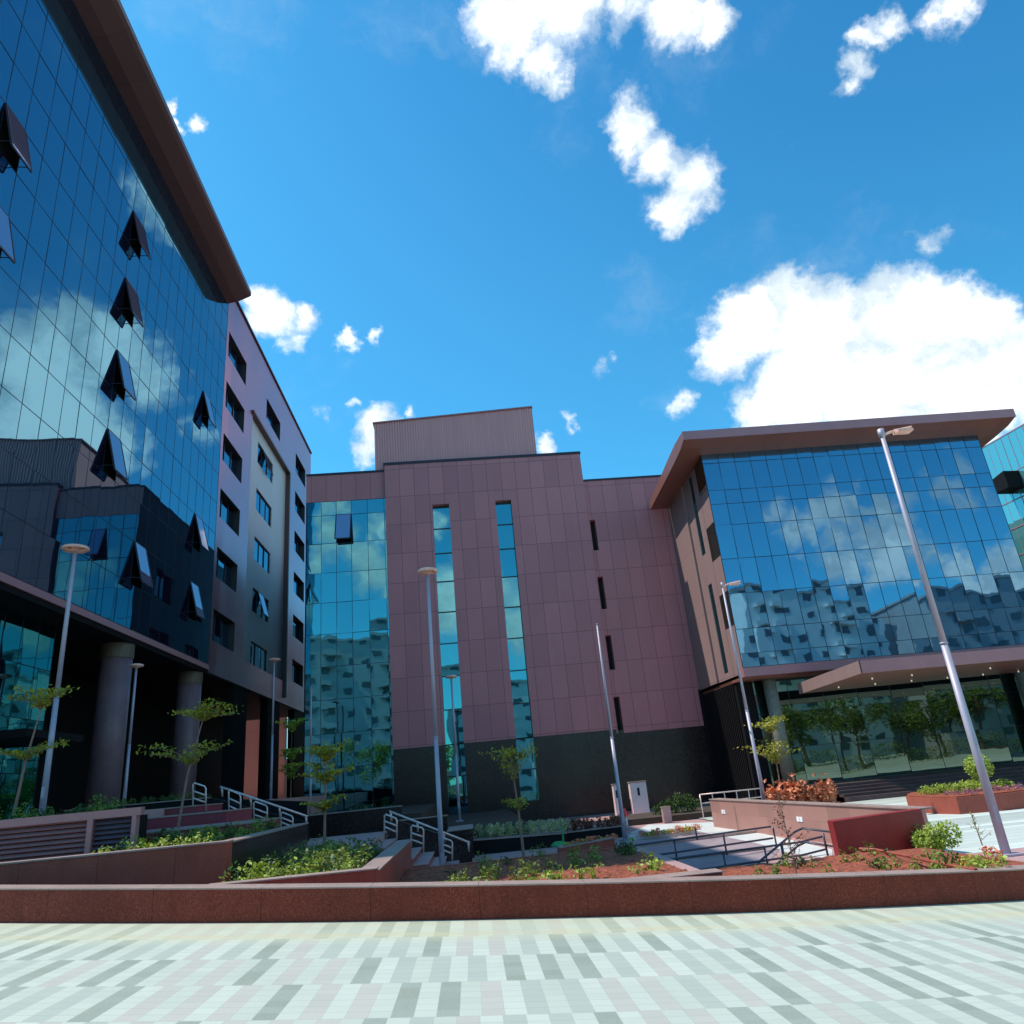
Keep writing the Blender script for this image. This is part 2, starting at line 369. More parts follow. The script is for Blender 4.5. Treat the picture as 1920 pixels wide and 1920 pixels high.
def struct(mb, name, mat, label=None):
    o = mb.build(name, mat); o['kind'] = 'structure'
    if label: o['label'] = label
    return o
def copy_tree(o, parent=None):
    c = o.copy(); COL.objects.link(c)
    if parent: c.parent = parent
    for ch in [x for x in KIDS(o)]: copy_tree(ch, c)
    return c
def KIDS(o): return [x for x in COL.objects if x.parent == o]

def wall_holes(mb, axis, c, u0, u1, z0, z1, holes, depth):
    """flat wall in the plane axis=c with rectangular holes (ua,ub,za,zb) and reveals going to c+depth"""
    def pt(u, z, d=0): return (c + d, u, z) if axis == 0 else (u, c + d, z)
    us = sorted({u0, u1, *[h[0] for h in holes], *[h[1] for h in holes]}); zs = sorted({z0, z1, *[h[2] for h in holes], *[h[3] for h in holes]})
    for a, b in zip(us, us[1:]):
        run = None
        for e, f in zip(zs, zs[1:]):
            um, zm = (a + b) / 2, (e + f) / 2
            inside = any(h[0] < um < h[1] and h[2] < zm < h[3] for h in holes)
            if not inside: mb.quad(pt(a, e), pt(b, e), pt(b, f), pt(a, f))
    for (a, b, e, f) in holes:
        mb.quad(pt(a, e), pt(a, e, depth), pt(a, f, depth), pt(a, f)); mb.quad(pt(b, e), pt(b, f), pt(b, f, depth), pt(b, e, depth))
        mb.quad(pt(a, f), pt(a, f, depth), pt(b, f, depth), pt(b, f)); mb.quad(pt(a, e), pt(b, e), pt(b, e, depth), pt(a, e, depth))

def curtain(axis, c, us, zs, skip=(), tilt=.003, out=1, rnd=R, mw=.014):
    """panes as separate slightly tilted quads plus mullion grid"""
    g, m = MB(), MB()
    def pt(u, z, d): return (c + d * out, u, z) if axis == 0 else (u, c + d * out, z)
    for i, (a, b) in enumerate(zip(us, us[1:])):
        for j, (e, f) in enumerate(zip(zs, zs[1:])):
            if (i, j) in skip: continue
            tu, tz = rnd.gauss(0, tilt), rnd.gauss(0, tilt)
            w_, h_ = (b - a) / 2, (f - e) / 2
            g.quad(pt(a, e, -tu * w_ - tz * h_), pt(b, e, tu * w_ - tz * h_), pt(b, f, tu * w_ + tz * h_), pt(a, f, -tu * w_ + tz * h_))
    for u in us:
        p = [pt(u - mw, zs[0], -.03), pt(u + mw, zs[0], -.03), pt(u + mw, zs[0], .008), pt(u - mw, zs[0], .008)]
        q = [pt(u - mw, zs[-1], -.03), pt(u + mw, zs[-1], -.03), pt(u + mw, zs[-1], .008), pt(u - mw, zs[-1], .008)]
        m.hexa(p + q)
    for z in zs:
        p = [pt(us[0], z - mw, -.034), pt(us[-1], z - mw, -.034), pt(us[-1], z - mw, .010), pt(us[0], z - mw, .010)]
        q = [pt(us[0], z + mw, -.034), pt(us[-1], z + mw, -.034), pt(us[-1], z + mw, .010), pt(us[0], z + mw, .010)]
        m.hexa(p + q)
    return g, m
def frange(a, b, s):
    r = []; x = a
    while x < b - s * .35: r.append(round(x, 4)); x += s
    r.append(b); return r

# ================================================================ SETTING
def gz(x): return -.08 * max(-7.5, min(8.25, x))
g = MB()
xs = [-60, -7.5] + [-7.5 + i * .5 for i in range(1, 31)] + [8.25, 9, 9.7, 60]
for a, b in zip(xs, xs[1:]):
    g.quad((a, -26, gz(a)), (b, -26, gz(b)), (b, 10.52 + .0115 * min(b * b, 90), gz(b)), (a, 10.52 + .0115 * min(a * a, 90), gz(a)))
o = struct(g, 'plaza_paving', 'striped_paving')
g = MB().quad((9.7, 10.4, -.662), (80, 10.4, -.662), (80, 34.0, -.662), (9.7, 34.0, -.662))
MT['plaza_white'] = panels('plaza_white', (.56, .60, .54), 1, .5, 9, 0, 0, .6, 0, .03, .22, .6)
struct(g, 'side_plaza_paving', 'plaza_white')
g = MB().box(-900, 900, -900, 900, -2.4, -1.8); struct(g, 'ground', 'earth')
g = MB().box(-2.8, 14.4, 10.7, 45.0, -1.7, -.70); struct(g, 'court_floor', 'paver')
g = MB().box(-60, -8.5, 19.0, 80.0, -1.7, 1.75); struct(g, 'tower_terrace', 'paver')
g = MB().box(-5.6, -2.8, 17.5, 26.0, -1.7, .42); struct(g, 'landing_paving', 'paver')
g = MB().box(-9.6, 9.0, 60.0, 95.0, -1.7, 1.2); struct(g, 'rear_yard', 'paver')
# ramp and path sheets: tower shade and sunlit strip painted into their colour
rp = [WZ(x, y, -.69) for x, y in ((1110, 1583), (1298, 1556), (1415, 1580), (1462, 1592), (1430, 1628), (1290, 1632))]
g = MB().poly([(p.x, p.y, -.692) for p in reversed(rp)]); struct(g, 'ramp_painted_shade', 'paver_painted_shade')
g = MB()
for (x0, y0), (x1, y1) in (((1110, 1585), (1140, 1606)), ((1190, 1588), (1253, 1612)), ((1253, 1612), (1432, 1590)), ((1191, 1588), (1440, 1556))):
    a, b_ = WZ(x0, y0, -.66), WZ(x1, y1, -.66); g.bar(a, b_, .16, .08)
struct(g, 'ramp_kerb', 'cap_granite')
wp = [WZ(x, y, -.69) for x, y in ((1215, 1546), (1336, 1541), (1560, 1592), (1560, 1610), (1478, 1598), (1310, 1560), (1300, 1553), (1180, 1562))]
g = MB().poly([(p.x, p.y, -.696) for p in reversed(wp)]); struct(g, 'painted_sun_strip', 'white_stone')  # pale sheet painted where the sun reaches the court floor
# steps up to the right-hand building
g = MB()
for i in range(5): g.box(16.8, 60, 34.0 + i * .42, 45, -1.7 + .01 * i, -.60 + .13 * (i + 1))
struct(g, 'entrance_steps', 'step_granite_shade')

# ================================================================ LEFT TOWER
XT = -15.0
tower = thing('office_tower', (XT, 43.6, 1.75), 'tall glass office tower with open awning windows and jutting brown roof edge, leftmost', 'office building')
body = MB(); body.box(-34, XT - .45, 18.6, 71.6, 9.62, 36.3); body.build('core', 'interior', tower)
zs = [9.55 + i * 2.03 for i in range(13)]; zs = [z for z in zs if z < 34.2] + [34.85]
us = [round(43.65 - 1.19 * i, 3) for i in range(22)][::-1]
OP = [(19.87, 25.9), (30.3, 30.0), (30.3, 25.9), (30.3, 21.85), (40.93, 25.9), (30.3, 17.75), (40.93, 17.8), (33.9, 13.7), (40.93, 13.7), (20.2, 21.85), (34.2, 17.8)][:10]
skip = []; opn = []
for y, zt in OP:
    i = min(range(len(us) - 1), key=lambda k: abs((us[k] + us[k + 1]) / 2 - y)); j = min(range(len(zs) - 1), key=lambda k: abs(zs[k + 1] - zt))
    skip.append((i, j)); opn.append((us[i], us[i + 1], zs[j], zs[j + 1]))
gl, mu = curtain(0, XT, us, zs, skip, .0022, mw=.010)
gl.build('glazing', 'glass_left', tower); mu.build('mullions', 'mullion', tower)
def awning(axis, c, a, b, e, f, parent, out, gm, push=.62, cb=None):
    s = out
    def pt(u, z, d): return Vector((c + d * s, u, z)) if axis == 0 else Vector((u, c + d * s, z))
    o = thing_part('open_window', pt((a + b) / 2, f, 0), parent)
    hz_ = math.sqrt(max(.1, (f - e) ** 2 - push ** 2))
    A, B_, C_, D_ = pt(a, f, .02), pt(b, f, .02), pt(b, f - hz_, push), pt(a, f - hz_, push)
    n = ((B_ - A).cross(D_ - A)).normalized() * .02
    MB().hexa([A - n, B_ - n, C_ - n, D_ - n, A + n, B_ + n, C_ + n, D_ + n]).build('pane', gm, o)
    fr = MB()
    for p, q in ((A, B_), (B_, C_), (C_, D_), (D_, A)): fr.bar(p, q, .05, .07)
    fr.bar(pt(a + .02, e + .3, 0), pt(a + .02, f - hz_ * .9, push * .9), .025, .025); fr.bar(pt(b - .02, e + .3, 0), pt(b - .02, f - hz_ * .9, push * .9), .025, .025)
    fr.build('frame', 'frame', o)
    return o
def thing_part(name, loc, parent):
    o = bpy.data.objects.new(name, None); o.empty_display_size = .2; o.location = Vector(loc) - parent_loc(parent); COL.objects.link(o); o.parent = parent; return o
for (a, b_, e, f) in opn: awning(0, XT, a, b_, e, f, tower, 1, 'glass_open', .5)
# bottom band, underside, brown cladding with deep windows
MB().box(XT - 1.2, XT + .06, 18.6, 43.7, 9.22, 9.50).build('base_band', 'fascia', tower)
MB().box(-34, XT - .02, 18.6, 71.55, 9.0, 9.60).build('underside', 'black_granite', tower)
holes = []
for k in range(6):
    zt = 33.0 - 4.0 * k
    holes.append((44.15, 48.35, zt - 1.95, zt))
    holes.append((64.7, 69.0, zt + .25 - 1.95, zt + .25))
holes.append((54.1, 58.65, 31.45, 33.3))
cl_ = MB(); wall_holes(cl_, 0, XT, 43.7, 71.6, 9.1, 36.4, holes + [(50.4, 62.0, 10.9, 30.0)], -.42)
cl_.box(-34, XT - .01, 71.5, 71.62, 9.1, 36.4); cl_.build('cladding', 'clad_left', tower)
lp = []
for k in range(5):
    zt = 28.7 - 4.0 * k; lp.append((52.95, 57.55, zt - 1.8, zt))
pl = MB(); wall_holes(pl, 0, XT - .25, 50.4, 62.0, 10.9, 30.0, lp, -.15); pl.build('light_panel', 'clad_light', tower)
fr = MB(); fr.box(XT - .25, XT + .16, 50.25, 62.25, 29.85, 30.05); fr.box(XT - .25, XT + .16, 61.95, 62.25, 9.6, 29.85); fr.build('panel_frame', 'soffit_left', tower)
def window(axis, c, h, parent, gm='glass_left', bars=1, out=1):
    a, b_, e, f = h
    def pt(u, z, d): return (c + d * out, u, z) if axis == 0 else (u, c + d * out, z)
    fr = MB(); w_ = .05
    def B2(ua, ub, za, zb):
        p = [pt(ua, za, -.02), pt(ub, za, -.02), pt(ub, za, .05), pt(ua, za, .05)]; q = [pt(ua, zb, -.02), pt(ub, zb, -.02), pt(ub, zb, .05), pt(ua, zb, .05)]; fr.hexa(p + q)
    B2(a, b_, e, e + w_); B2(a, b_, f - w_, f); B2(a, a + w_, e + w_, f - w_); B2(b_ - w_, b_, e + w_, f - w_)
    for i in range(1, bars + 1): u = a + (b_ - a) * i / (bars + 1); B2(u - .02, u + .02, e + w_, f - w_)
    o = fr.build('window', 'frame', parent)
    g = MB(); n = bars + 1
    for i in range(n):
        ua, ub = a + (b_ - a) * i / n, a + (b_ - a) * (i + 1) / n; tl = R.gauss(0, .01)
        g.quad(pt(ua, e, -tl), pt(ub, e, tl), pt(ub, f, tl), pt(ua, f, -tl))
    g.build('pane', gm, o); return o
for h in holes:
    wo = window(0, XT - .40, h, tower, 'glass_left', 2); a, b_, e, f = h; q = XT - .01; p_ = XT - .41
    MB().box(p_, q, a, b_, f - .012, f - .002).box(p_, q, b_ - .012, b_ - .002, e, f - .013).box(p_, q, a + .002, a + .012, e, f - .013).box(p_, q, a, b_, e + .002, e + .012).build('reveal', 'reveal', tower)
for k, h in enumerate(lp):
    window(0, XT - .38, h, tower, 'glass_left', 2)
    if k in (0, 3): awning(0, XT - .3, h[0] + 1.5, h[0] + 3.0, h[2], h[3], tower, 1, 'glass_open', .5)
MB().box(-34, XT + .10, 43.7, 71.7, 36.4, 36.55).build('coping', 'frame', tower)
# projecting curved roof edge
rf = MB(); prof = [(-15.05, 34.82), (-14.35, 34.93), (-13.55, 35.3), (-13.38, 35.42), (-13.38, 35.74), (-15.5, 36.6), (-34, 36.9), (-34, 36.42), (-15.05, 36.42)]
y0, y1 = 18.6, 43.45
n0 = len(rf.v); k = len(prof)
rf.v += [Vector((x, y0, z)) for x, z in prof] + [Vector((x, y1, z)) for x, z in prof]
for i in range(k): j = (i + 1) % k; rf.f.append((n0 + i, n0 + j, n0 + k + j, n0 + k + i))
rf.f.append(tuple(range(k))); rf.f.append(tuple(range(2 * k - 1, k - 1, -1))); rf.build('roof_edge', 'soffit_left', tower)
# columns, lobby and piers
def cyl(mb, x, y, z0, z1, r, k=28): return mb.tube([(x, y, z0), (x, y, z1)], r, k)
for x, y, r in ((-15.75, 34.0, .66), (-15.75, 43.0, .66)):
    c = cyl(MB(), x, y, 1.75, 8.35, r).build('column', 'column', tower, True)
    for p_ in c.data.polygons:
        if len(p_.vertices) > 4: p_.use_smooth = False
    cyl(MB(), x, y, 8.35, 9.0, r + .03).build('column_head', 'column_top', c)
ll, lm = curtain(0, -16.2, frange(18.6, 29.6, 1.1), [1.75, 3.4, 5.3, 7.2, 9.0], (), .004)
ll.build('lobby_glass', 'glass_lobby_left', tower); lm.build('lobby_mullions', 'mullion', tower)
MB().box(-34, -16.4, 18.6, 30.0, 1.75, 9.0).build('lobby_core', 'interior', tower)
MB().box(-33.5, -21.5, 30.0, 71.0, 1.75, 9.0).build('loggia_wall', 'black_granite', tower)
MB().box(-17.2, -14.3, 25.2, 28.9, 4.35, 4.6).build('entrance_hood', 'black_granite', tower)
for a, b_ in ((48.9, 51.9), (57.2, 60.9), (66.0, 71.4)):
    MB().box(-15.6, XT - .05, a, b_, 1.75, 9.0).build('pier', 'black_granite', tower)

# ================================================================ CENTRE BUILDING
centre = thing('stone_clad_building', (1.0, 45.2, -.7), 'mauve stone-clad block with two tall slit windows, closing the court in the middle', 'office building')
YC = 45.0
MB().box(-9.2, 14.3, YC + .8, 72, -.7, 19.8).build('core', 'interior', centre)
SL = [(-1.42, -.32), (2.76, 3.82)]
base, cld = MB(), MB()
YB = YC - .3
wall_holes(cld, 1, YB, -4.5, 8.85, 3.88, 22.15, [(a, b_, 3.88, 19.1) for a, b_ in SL], .5)
wall_holes(base, 1, YB + .02, -4.48, 8.83, -.7, 3.88, [(a, b_, .4 if i else -.2, 3.88) for i, (a, b_) in enumerate(SL)], .45)
cld.box(8.83, 8.85, YB + .01, 72, 3.88, 22.15); base.box(8.81, 8.83, YB + .03, YC, -.7, 3.88)
cld.quad((-4.5, YB, 3.88), (-4.5, YC + .3, 3.88), (-4.5, YC + .3, 22.15), (-4.5, YB, 22.15))
base.quad((-4.48, YB + .02, -.7), (-4.48, YC + .3, -.7), (-4.48, YC + .3, 3.88), (-4.48, YB + .02, 3.88))
# right wing with four narrow slots
slots = [(8.98, 9.34, z - 2.15, z) for z in (17.4, 13.45, 9.6, 5.8)]
wall_holes(cld, 1, YC, 8.85, 14.5, 3.84, 20.2, slots, .5)
base.quad((8.8, YC + .02, -.7), (14.5, YC + .02, -.7), (14.5, YC + .02, 3.84), (8.8, YC + .02, 3.84))
# parapet over the glass, west side
cld.quad((-9.7, YC - .02, 19.9), (-4.5, YC - .02, 19.9), (-4.5, YC - .02, 21.8), (-9.7, YC - .02, 21.8))
wh = [(y, y + 3.0, z, z + 1.9) for y in (48, 54, 60, 66, 74, 82, 90) for z in (3.2, 7.2, 11.2, 15.2)]
west = MB(); wall_holes(west, 0, -9.7, YC - .02, 112, -.7, 21.8, wh, .4)  # lengthened at the back to darken what the tower cladding reflects
west.build('side_wall', 'side_clad', centre)
cld.build('cladding', 'clad_centre', centre); base.build('granite_base', 'dark_granite', centre)
for h in wh: window(0, -9.35, h, centre, 'glass_centre', 1, -1)
rfm = MB(); rfm.box(-9.72, -4.52, YC - .06, 112, 21.8, 21.95); rfm.box(-4.56, 8.9, YB - .05, 72, 22.15, 22.33); rfm.box(8.9, 14.5, YC - .05, 72, 20.2, 20.33)
rfm.build('coping', 'frame', centre)
# roof box in corrugated sheet
rb = MB(); x0, x1, z0, z1 = -5.15, 5.95, 21.6, 25.75
n = 62
for i in range(n):
    a = x0 + (x1 - x0) * i / n; b_ = x0 + (x1 - x0) * (i + 1) / n; m_ = a + (b_ - a) * .6
    za, zb = z1 + .05 * i / n * 10, z1
    f_ = lambda x: 25.6 + .055 * (x - x0)
    rb.quad((a, YC + .2, z0), (m_, YC + .2, z0), (m_, YC + .2, f_(m_)), (a, YC + .2, f_(a)))
    rb.quad((m_, YC + .2, z0), (m_, YC + .26, z0), (m_, YC + .26, f_(m_)), (m_, YC + .2, f_(m_)))
    rb.quad((m_, YC + .26, z0), (b_, YC + .26, z0), (b_, YC + .26, f_(b_)), (m_, YC + .26, f_(m_)))
    rb.quad((b_, YC + .26, z0), (b_, YC + .2, z0), (b_, YC + .2, f_(b_)), (b_, YC + .26, f_(b_)))
rb.hexa([(x0, YC + .27, z0), (x1, YC + .27, z0), (x1, 58, z0), (x0, 58, z0), (x0, YC + .27, 25.6), (x1, YC + .27, 26.2), (x1, 58, 26.2), (x0, 58, 25.6)])
rbo = rb.build('roof_plant_room', 'corrugated', centre)
MB().hexa([(x0 - .1, YC + .1, 25.6), (x1 + .05, YC + .1, 26.22), (x1 + .05, 58, 26.22), (x0 - .1, 58, 25.6), (x0 - .1, YC + .1, 25.68), (x1 + .05, YC + .1, 26.3), (x1 + .05, 58, 26.3), (x0 - .1, 58, 25.68)]).build('roof_sheet', 'fascia', rbo)
# curtain wall of the centre
us = [-9.65, -8.72, -7.75, -6.78, -5.72, -4.62, -4.5]; zs = [.3, 1.2, 3.15, 5.1, 7.08, 9.05, 11.05, 13.05, 15.0, 16.98, 18.92, 19.9]
gl, mu = curtain(1, YC + .02, us, zs, [(2, 9)], .006, -1)
gl.build('glazing', 'glass_centre', centre); mu.build('mullions', 'mullion', centre)
MB().box(-9.7, -4.5, YC - .04, YC + .2, -.7, .3).build('plinth', 'dark_granite', centre)
awning(1, YC + .02, us[2], us[3], zs[9], zs[10], centre, -1, 'glass_open', .6)
for i, (a, b_) in enumerate(SL):
    f = MB(); g = MB(); z = .4 if i else -.2; levels = [z, 2.1, 3.88, 5.9, 7.9, 9.9, 11.9, 13.9, 15.8, 17.5, 19.1]
    for e, ff in zip(levels, levels[1:]):
        tl, tz = R.gauss(0, .004), R.gauss(0, .006)
        g.quad((a, YB + .42 - tl - tz, e), (b_, YB + .42 + tl - tz, e), (b_, YB + .42 + tl + tz, ff), (a, YB + .42 - tl + tz, ff)); f.box(a, b_, YB + .36, YB + .43, ff - .03, ff + .03)
    wo = f.build('slit_window', 'frame', centre); g.build('pane', 'glass_centre', wo)
for h in slots: window(1, YC + .45, h, centre, 'interior', 0, -1)

# ================================================================ RIGHT BUILDING
right = thing('glass_front_building', (23.0, 37.6, -.1), 'glass-fronted office block with flat oversailing brown roof and entrance canopy, on the right', 'office building')
YR = 37.5; XW = 14.5; XE = 31.65
MB().box(XW + .6, XE - .1, YR + .5, 62, 5.7, 18.2).build('core', 'interior', right)
us = frange(XW + .02, XE, .953); zs = [6.02, 6.75, 8.05, 10.0, 11.95, 13.93, 15.2, 16.05, 17.75, 18.6]
gl, mu = curtain(1, YR, us, zs, (), .0055, -1)
gl.build('glazing', 'glass_right', right); mu.build('mullions', 'mullion', right)
MB().box(XW - .02, 36, YR - .08, YR + .6, 5.55, 6.0).build('floor_band', 'fascia', right)
MB().box(XW + .02, 45, YR + .6, 60, 5.45, 5.6).build('underside', 'soffit', right)
# west face
wf = MB(); wall_holes(wf, 0, XW, 38.9, 45.0, 5.75, 18.1, [(39.7, 40.35, 6.1, 11.2), (39.7, 40.35, 13.0, 18.0)], .4)
wf.box(XW - .12, XW - .01, 41.5, 45.0, 5.75, 18.1); wf.build('west_wall', 'clad_west', right)
wb = MB(); k_ = 0
for e, f in zip([5.75, 8.3, 10.2, 12.2, 14.2, 16.2], [8.3, 10.2, 12.2, 14.2, 16.2, 18.1]):
    MB().quad((XW + .01, YR + .02, e), (XW + .01, 38.9, e), (XW + .01, 38.9, f), (XW + .01, YR + .02, f)).build(*(('corner_panel', 'clad_west') if k_ % 2 == 0 else ('corner_glazing', 'glass_lobby')), right); k_ += 1
MB().box(39 - 24.45, 14.95, 39.7, 40.35, 6.1, 18.0).build('slot_glass', 'glass_lobby_left', right)
# curved oversailing roof: section in Y-Z
prof = [(36.0, 18.62), (36.7, 18.40), (37.5, 18.30), (39, 18.15), (41.5, 17.95), (44.6, 17.72), (44.6, 18.25), (41.5, 18.62), (39.5, 18.9), (37.5, 19.12), (36.0, 19.12)]
rf = MB(); k = len(prof); xa, xb = 13.1, 33.1
rf.v += [Vector((xa, y, z)) for y, z in prof] + [Vector((xb, y, z + .25)) for y, z in prof]
for i in range(k): j = (i + 1) % k; rf.f.append((i, j, k + j, k + i))
rf.f.append(tuple(range(k - 1, -1, -1))); rf.f.append(tuple(range(k, 2 * k))); rf.build('roof', 'soffit', right)
fs = MB()
fs.hexa([(xa - .02, 35.93, 18.62), (xb + .02, 35.93, 18.87), (xb + .02, 35.99, 18.87), (xa - .02, 35.99, 18.62), (xa - .02, 35.93, 19.14), (xb + .02, 35.93, 19.39), (xb + .02, 35.99, 19.39), (xa - .02, 35.99, 19.14)])
fs.build('roof_fascia', 'fascia', right)
MB().box(14.6, XE, 45.01, 62, 17.9, 19.4).build('roof_rear', 'clad_right', right)
# ground floor
us = frange(XW + 1.0, 46, 1.9)
gl, mu = curtain(1, 39.2, us, [0.07, 1.9, 3.7, 5.45], (), .004, -1)
gl.build('lobby_glass', 'glass_lobby', right); mu.build('lobby_mullions', 'mullion', right)
fin = MB()
for i in range(20): fin.box(XW + .02, XW + .10, 39.6 + i * .27, 39.72 + i * .27, -.7, 5.6)
fin.box(XW + .10, XW + 1.02, 39.25, 45.2, -.7, 5.5); fin.box(14.3, XW + .3, 44.9, 45.3, -.7, 5.8); fin.build('ground_wall', 'black_granite', right)
cyl(MB(), 16.2, 38.6, .05, 5.5, .34).build('entrance_column', 'column_pale', right, True)
cyl(MB(), 30.4, 38.6, .05, 5.5, .34).build('entrance_column', 'column_pale', right, True)
# canopy
cp = thing_part('canopy', (25.6, 34, 4.6), right)
MB().hexa([(17.25, 31.06, 4.62), (36, 31.06, 4.62), (36, 37.4, 4.62), (17.25, 37.4, 4.45), (17.25, 31.06, 5.1), (36, 31.06, 5.1), (36, 37.4, 5.1), (17.25, 37.4, 4.93)]).build('canopy_slab', 'soffit', cp)
MB().box(17.2, 36, 31.0, 31.05, 4.6, 5.14).build('canopy_fascia', 'fascia', cp)
MB().hexa([(17.17, 31.0, 4.60), (17.24, 31.0, 4.60), (17.24, 37.4, 4.43), (17.17, 37.4, 4.43), (17.17, 31.0, 5.14), (17.24, 31.0, 5.14), (17.24, 37.4, 4.97), (17.17, 37.4, 4.97)]).build('canopy_edge', 'clad_west', cp)
for i in range(8):
    for y in (32.4, 35.6):
        cyl(MB(), 18.4 + i * 1.9, y, 4.42, 4.50, .032, 8).build('downlight', 'downlight', cp)

# far glass wing beyond the right-hand building
far = thing('glass_wing', (38, 46, -.6), 'turquoise glass wing seen past the right end of the glass-fronted block', 'office building')
A = WY(1838, 842, 50); B_ = WY(1965, 790, 44)
ax = Vector((B_.x - A.x, B_.y - A.y, 0)); L = ax.length; ax.normalize(); nr = Vector((ax.y, -ax.x, 0))
gg, mg = MB(), MB(); nU = 9; zt = A.z
lv = [-.6, 2, 4, 6, 8, 10, 12, 14, 16, 18, 20, zt]
for i in range(nU):
    for e, f in zip(lv, lv[1:]):
        p, q = A + ax * L * i / nU, A + ax * L * (i + 1) / nU; d = nr * R.gauss(0, .01)
        gg.quad((p.x - d.x, p.y - d.y, e), (q.x + d.x, q.y + d.y, e), (q.x + d.x, q.y + d.y, f), (p.x - d.x, p.y - d.y, f))
for i in range(nU + 1):
    p = A + ax * L * i / nU; mg.bar((p.x, p.y, -.6), (p.x, p.y, zt), .03, .03)
for e in lv: mg.bar((A.x, A.y, e), (A.x + ax.x * L, A.y + ax.y * L, e), .07, .07)
gg.build('glazing', 'glass_far', far); mg.build('mullions', 'fascia', far)
p, q = A + ax * L * .18, A + ax * L * .42
MB().hexa([(p.x, p.y, 18.6), (q.x, q.y, 18.6), (q.x + nr.x * 1.4, q.y + nr.y * 1.4, 18.6), (p.x + nr.x * 1.4, p.y + nr.y * 1.4, 18.6), (p.x, p.y, 19.6), (q.x, q.y, 19.9), (q.x + nr.x * 1.4, q.y + nr.y * 1.4, 19.9), (p.x + nr.x * 1.4, p.y + nr.y * 1.4, 19.6)]).build('open_vent', 'black_granite', far)
bk = MB(); e1, e2 = A + ax * .1 - nr * .3, A + ax * L - nr * .3
bk.prism([(e1.x, e1.y), (e2.x, e2.y), (e2.x - nr.x * 10, e2.y - nr.y * 10), (e1.x - nr.x * 10, e1.y - nr.y * 10)], -1.7, zt - .1); bk.build('core', 'interior', far)

# beyond the tower passage; the wall's orange puts sunlight into its colour
ww = thing('sun_tinted_wall', (-26, 80, 1.2), 'wall with sunlight painted in as warm orange, glimpsed between the black piers of the tower', 'wall')
MB().box(-45, -19.2, 80, 81, 0, 12.5).build('wall_face', 'sun_tinted_panel', ww)
MB().box(-45, -10, 86, 88, 0, 6.0).build('lower_wall', 'grey_wall', ww)

# ================================================================ WALLS, STAIRS, PLANTERS
def wallthing(name, label, cat, mb, mat, cap=None, group=None):
    o = mb.build(name, mat); tag(o, label, cat, group)
    if cap: cap.build('coping', 'cap_granite', o)
    return o
# front seat wall, gently curved and following the slope
b_, c_ = MB(), MB(); xs = [-14 + i * .7 for i in range(39)]
for a, d in zip(xs, xs[1:]):
    ya, yd = 10.5 + .0115 * a * a, 10.5 + .0115 * d * d
    za, zd = gz(a), gz(d)
    b_.hexa([(a, ya, za - .3), (d, yd, zd - .3), (d, yd + .36, zd - .3), (a, ya + .36, za - .3), (a, ya, za + .385), (d, yd, zd + .385), (d, yd + .36, zd + .385), (a, ya + .36, za + .385)])
    c_.hexa([(a, ya - .012, za + .385), (d, yd - .012, zd + .385), (d, yd + .375, zd + .385), (a, ya + .375, za + .385), (a, ya - .012, za + .402), (d, yd - .012, zd + .402), (d, yd + .375, zd + .402), (a, ya + .375, za + .402)])
wallthing('seat_wall', 'long low speckled red-brown granite seat wall between the paving and the planting', 'wall', b_, 'seat_granite', c_)
# planter wall W1 (left)
wallthing('planter_wall', 'brown granite retaining wall with pale coping, left behind the seat wall', 'wall',
          MB().box(-16, -4.01, 13.0, 13.3, .1, 1.10), 'wall_granite', MB().box(-16, -3.99, 12.98, 13.32, 1.10, 1.125))
wallthing('planter_wall', 'dark granite retaining wall running away from the court corner, left of the stair', 'wall',
          MB().box(-4.3, -4.02, 13.31, 19.2, -.5, 1.08), 'dark_granite', MB().box(-4.33, -4.0, 13.33, 19.22, 1.08, 1.105))
s_ = MB().prism([(-16, 13.3), (-4.3, 13.3), (-4.3, 18.9), (-16, 18.9)], -.5, .92); tag(struct(s_, 'planter_soil', 'soil'))
# W2 planter
wallthing('low_planter_wall', 'low granite planter wall just behind the seat wall, under the bright shrubs', 'wall',
          MB().box(-4.0, -1.51, 12.0, 12.25, -.7, .57), 'wall_granite', MB().box(-4.0, -1.49, 11.98, 12.27, .57, .59))
wallthing('low_planter_wall', 'low granite planter wall with wide coping running back beside the court stair', 'wall',
          MB().box(-1.8, -1.51, 12.28, 18.6, -.7, .52), 'wall_granite', MB().box(-1.83, -1.49, 12.28, 18.62, .52, .545))
struct(MB().prism([(-4.0, 12.25), (-1.8, 12.25), (-1.8, 18.4), (-4.0, 18.4)], -.7, .40), 'planter_soil', 'soil')
# beds
def bed(name, pts, z0, z1, rough=.05):
    x0 = min(p[0] for p in pts); x1 = max(p[0] for p in pts); y0 = min(p[1] for p in pts); y1 = max(p[1] for p in pts)
    g = MB(); nx, ny = int((x1 - x0) / .12), int((y1 - y0) / .12); rr = random.Random(3)
    H = [[z1 + (rr.random() - .5) * rough + .04 * math.sin(i * .3) * math.cos(j * .27) for j in range(ny + 1)] for i in range(nx + 1)]
    for i in range(nx):
        for j in range(ny):
            P4 = [(x0 + (x1 - x0) * a / nx, y0 + (y1 - y0) * c / ny, H[a][c]) for a, c in ((i, j), (i + 1, j), (i + 1, j + 1), (i, j + 1))]
            g.quad(*P4)
    g.box(x0 + .01, x1 - .01, y0 + .01, y1 - .01, z0, z1 - .06)
    return struct(g, name, 'soil')
bed('planting_bed', [(-1.5, 10.95), (3.35, 17.2)], -.69, .02)
bed('planting_bed', [(3.95, 11.15), (7.3, 14.6)], -.69, -.24)
struct(MB().box(-4.0, -1.5, 10.9, 12.0, -.6, .30), 'planting_soil', 'soil')
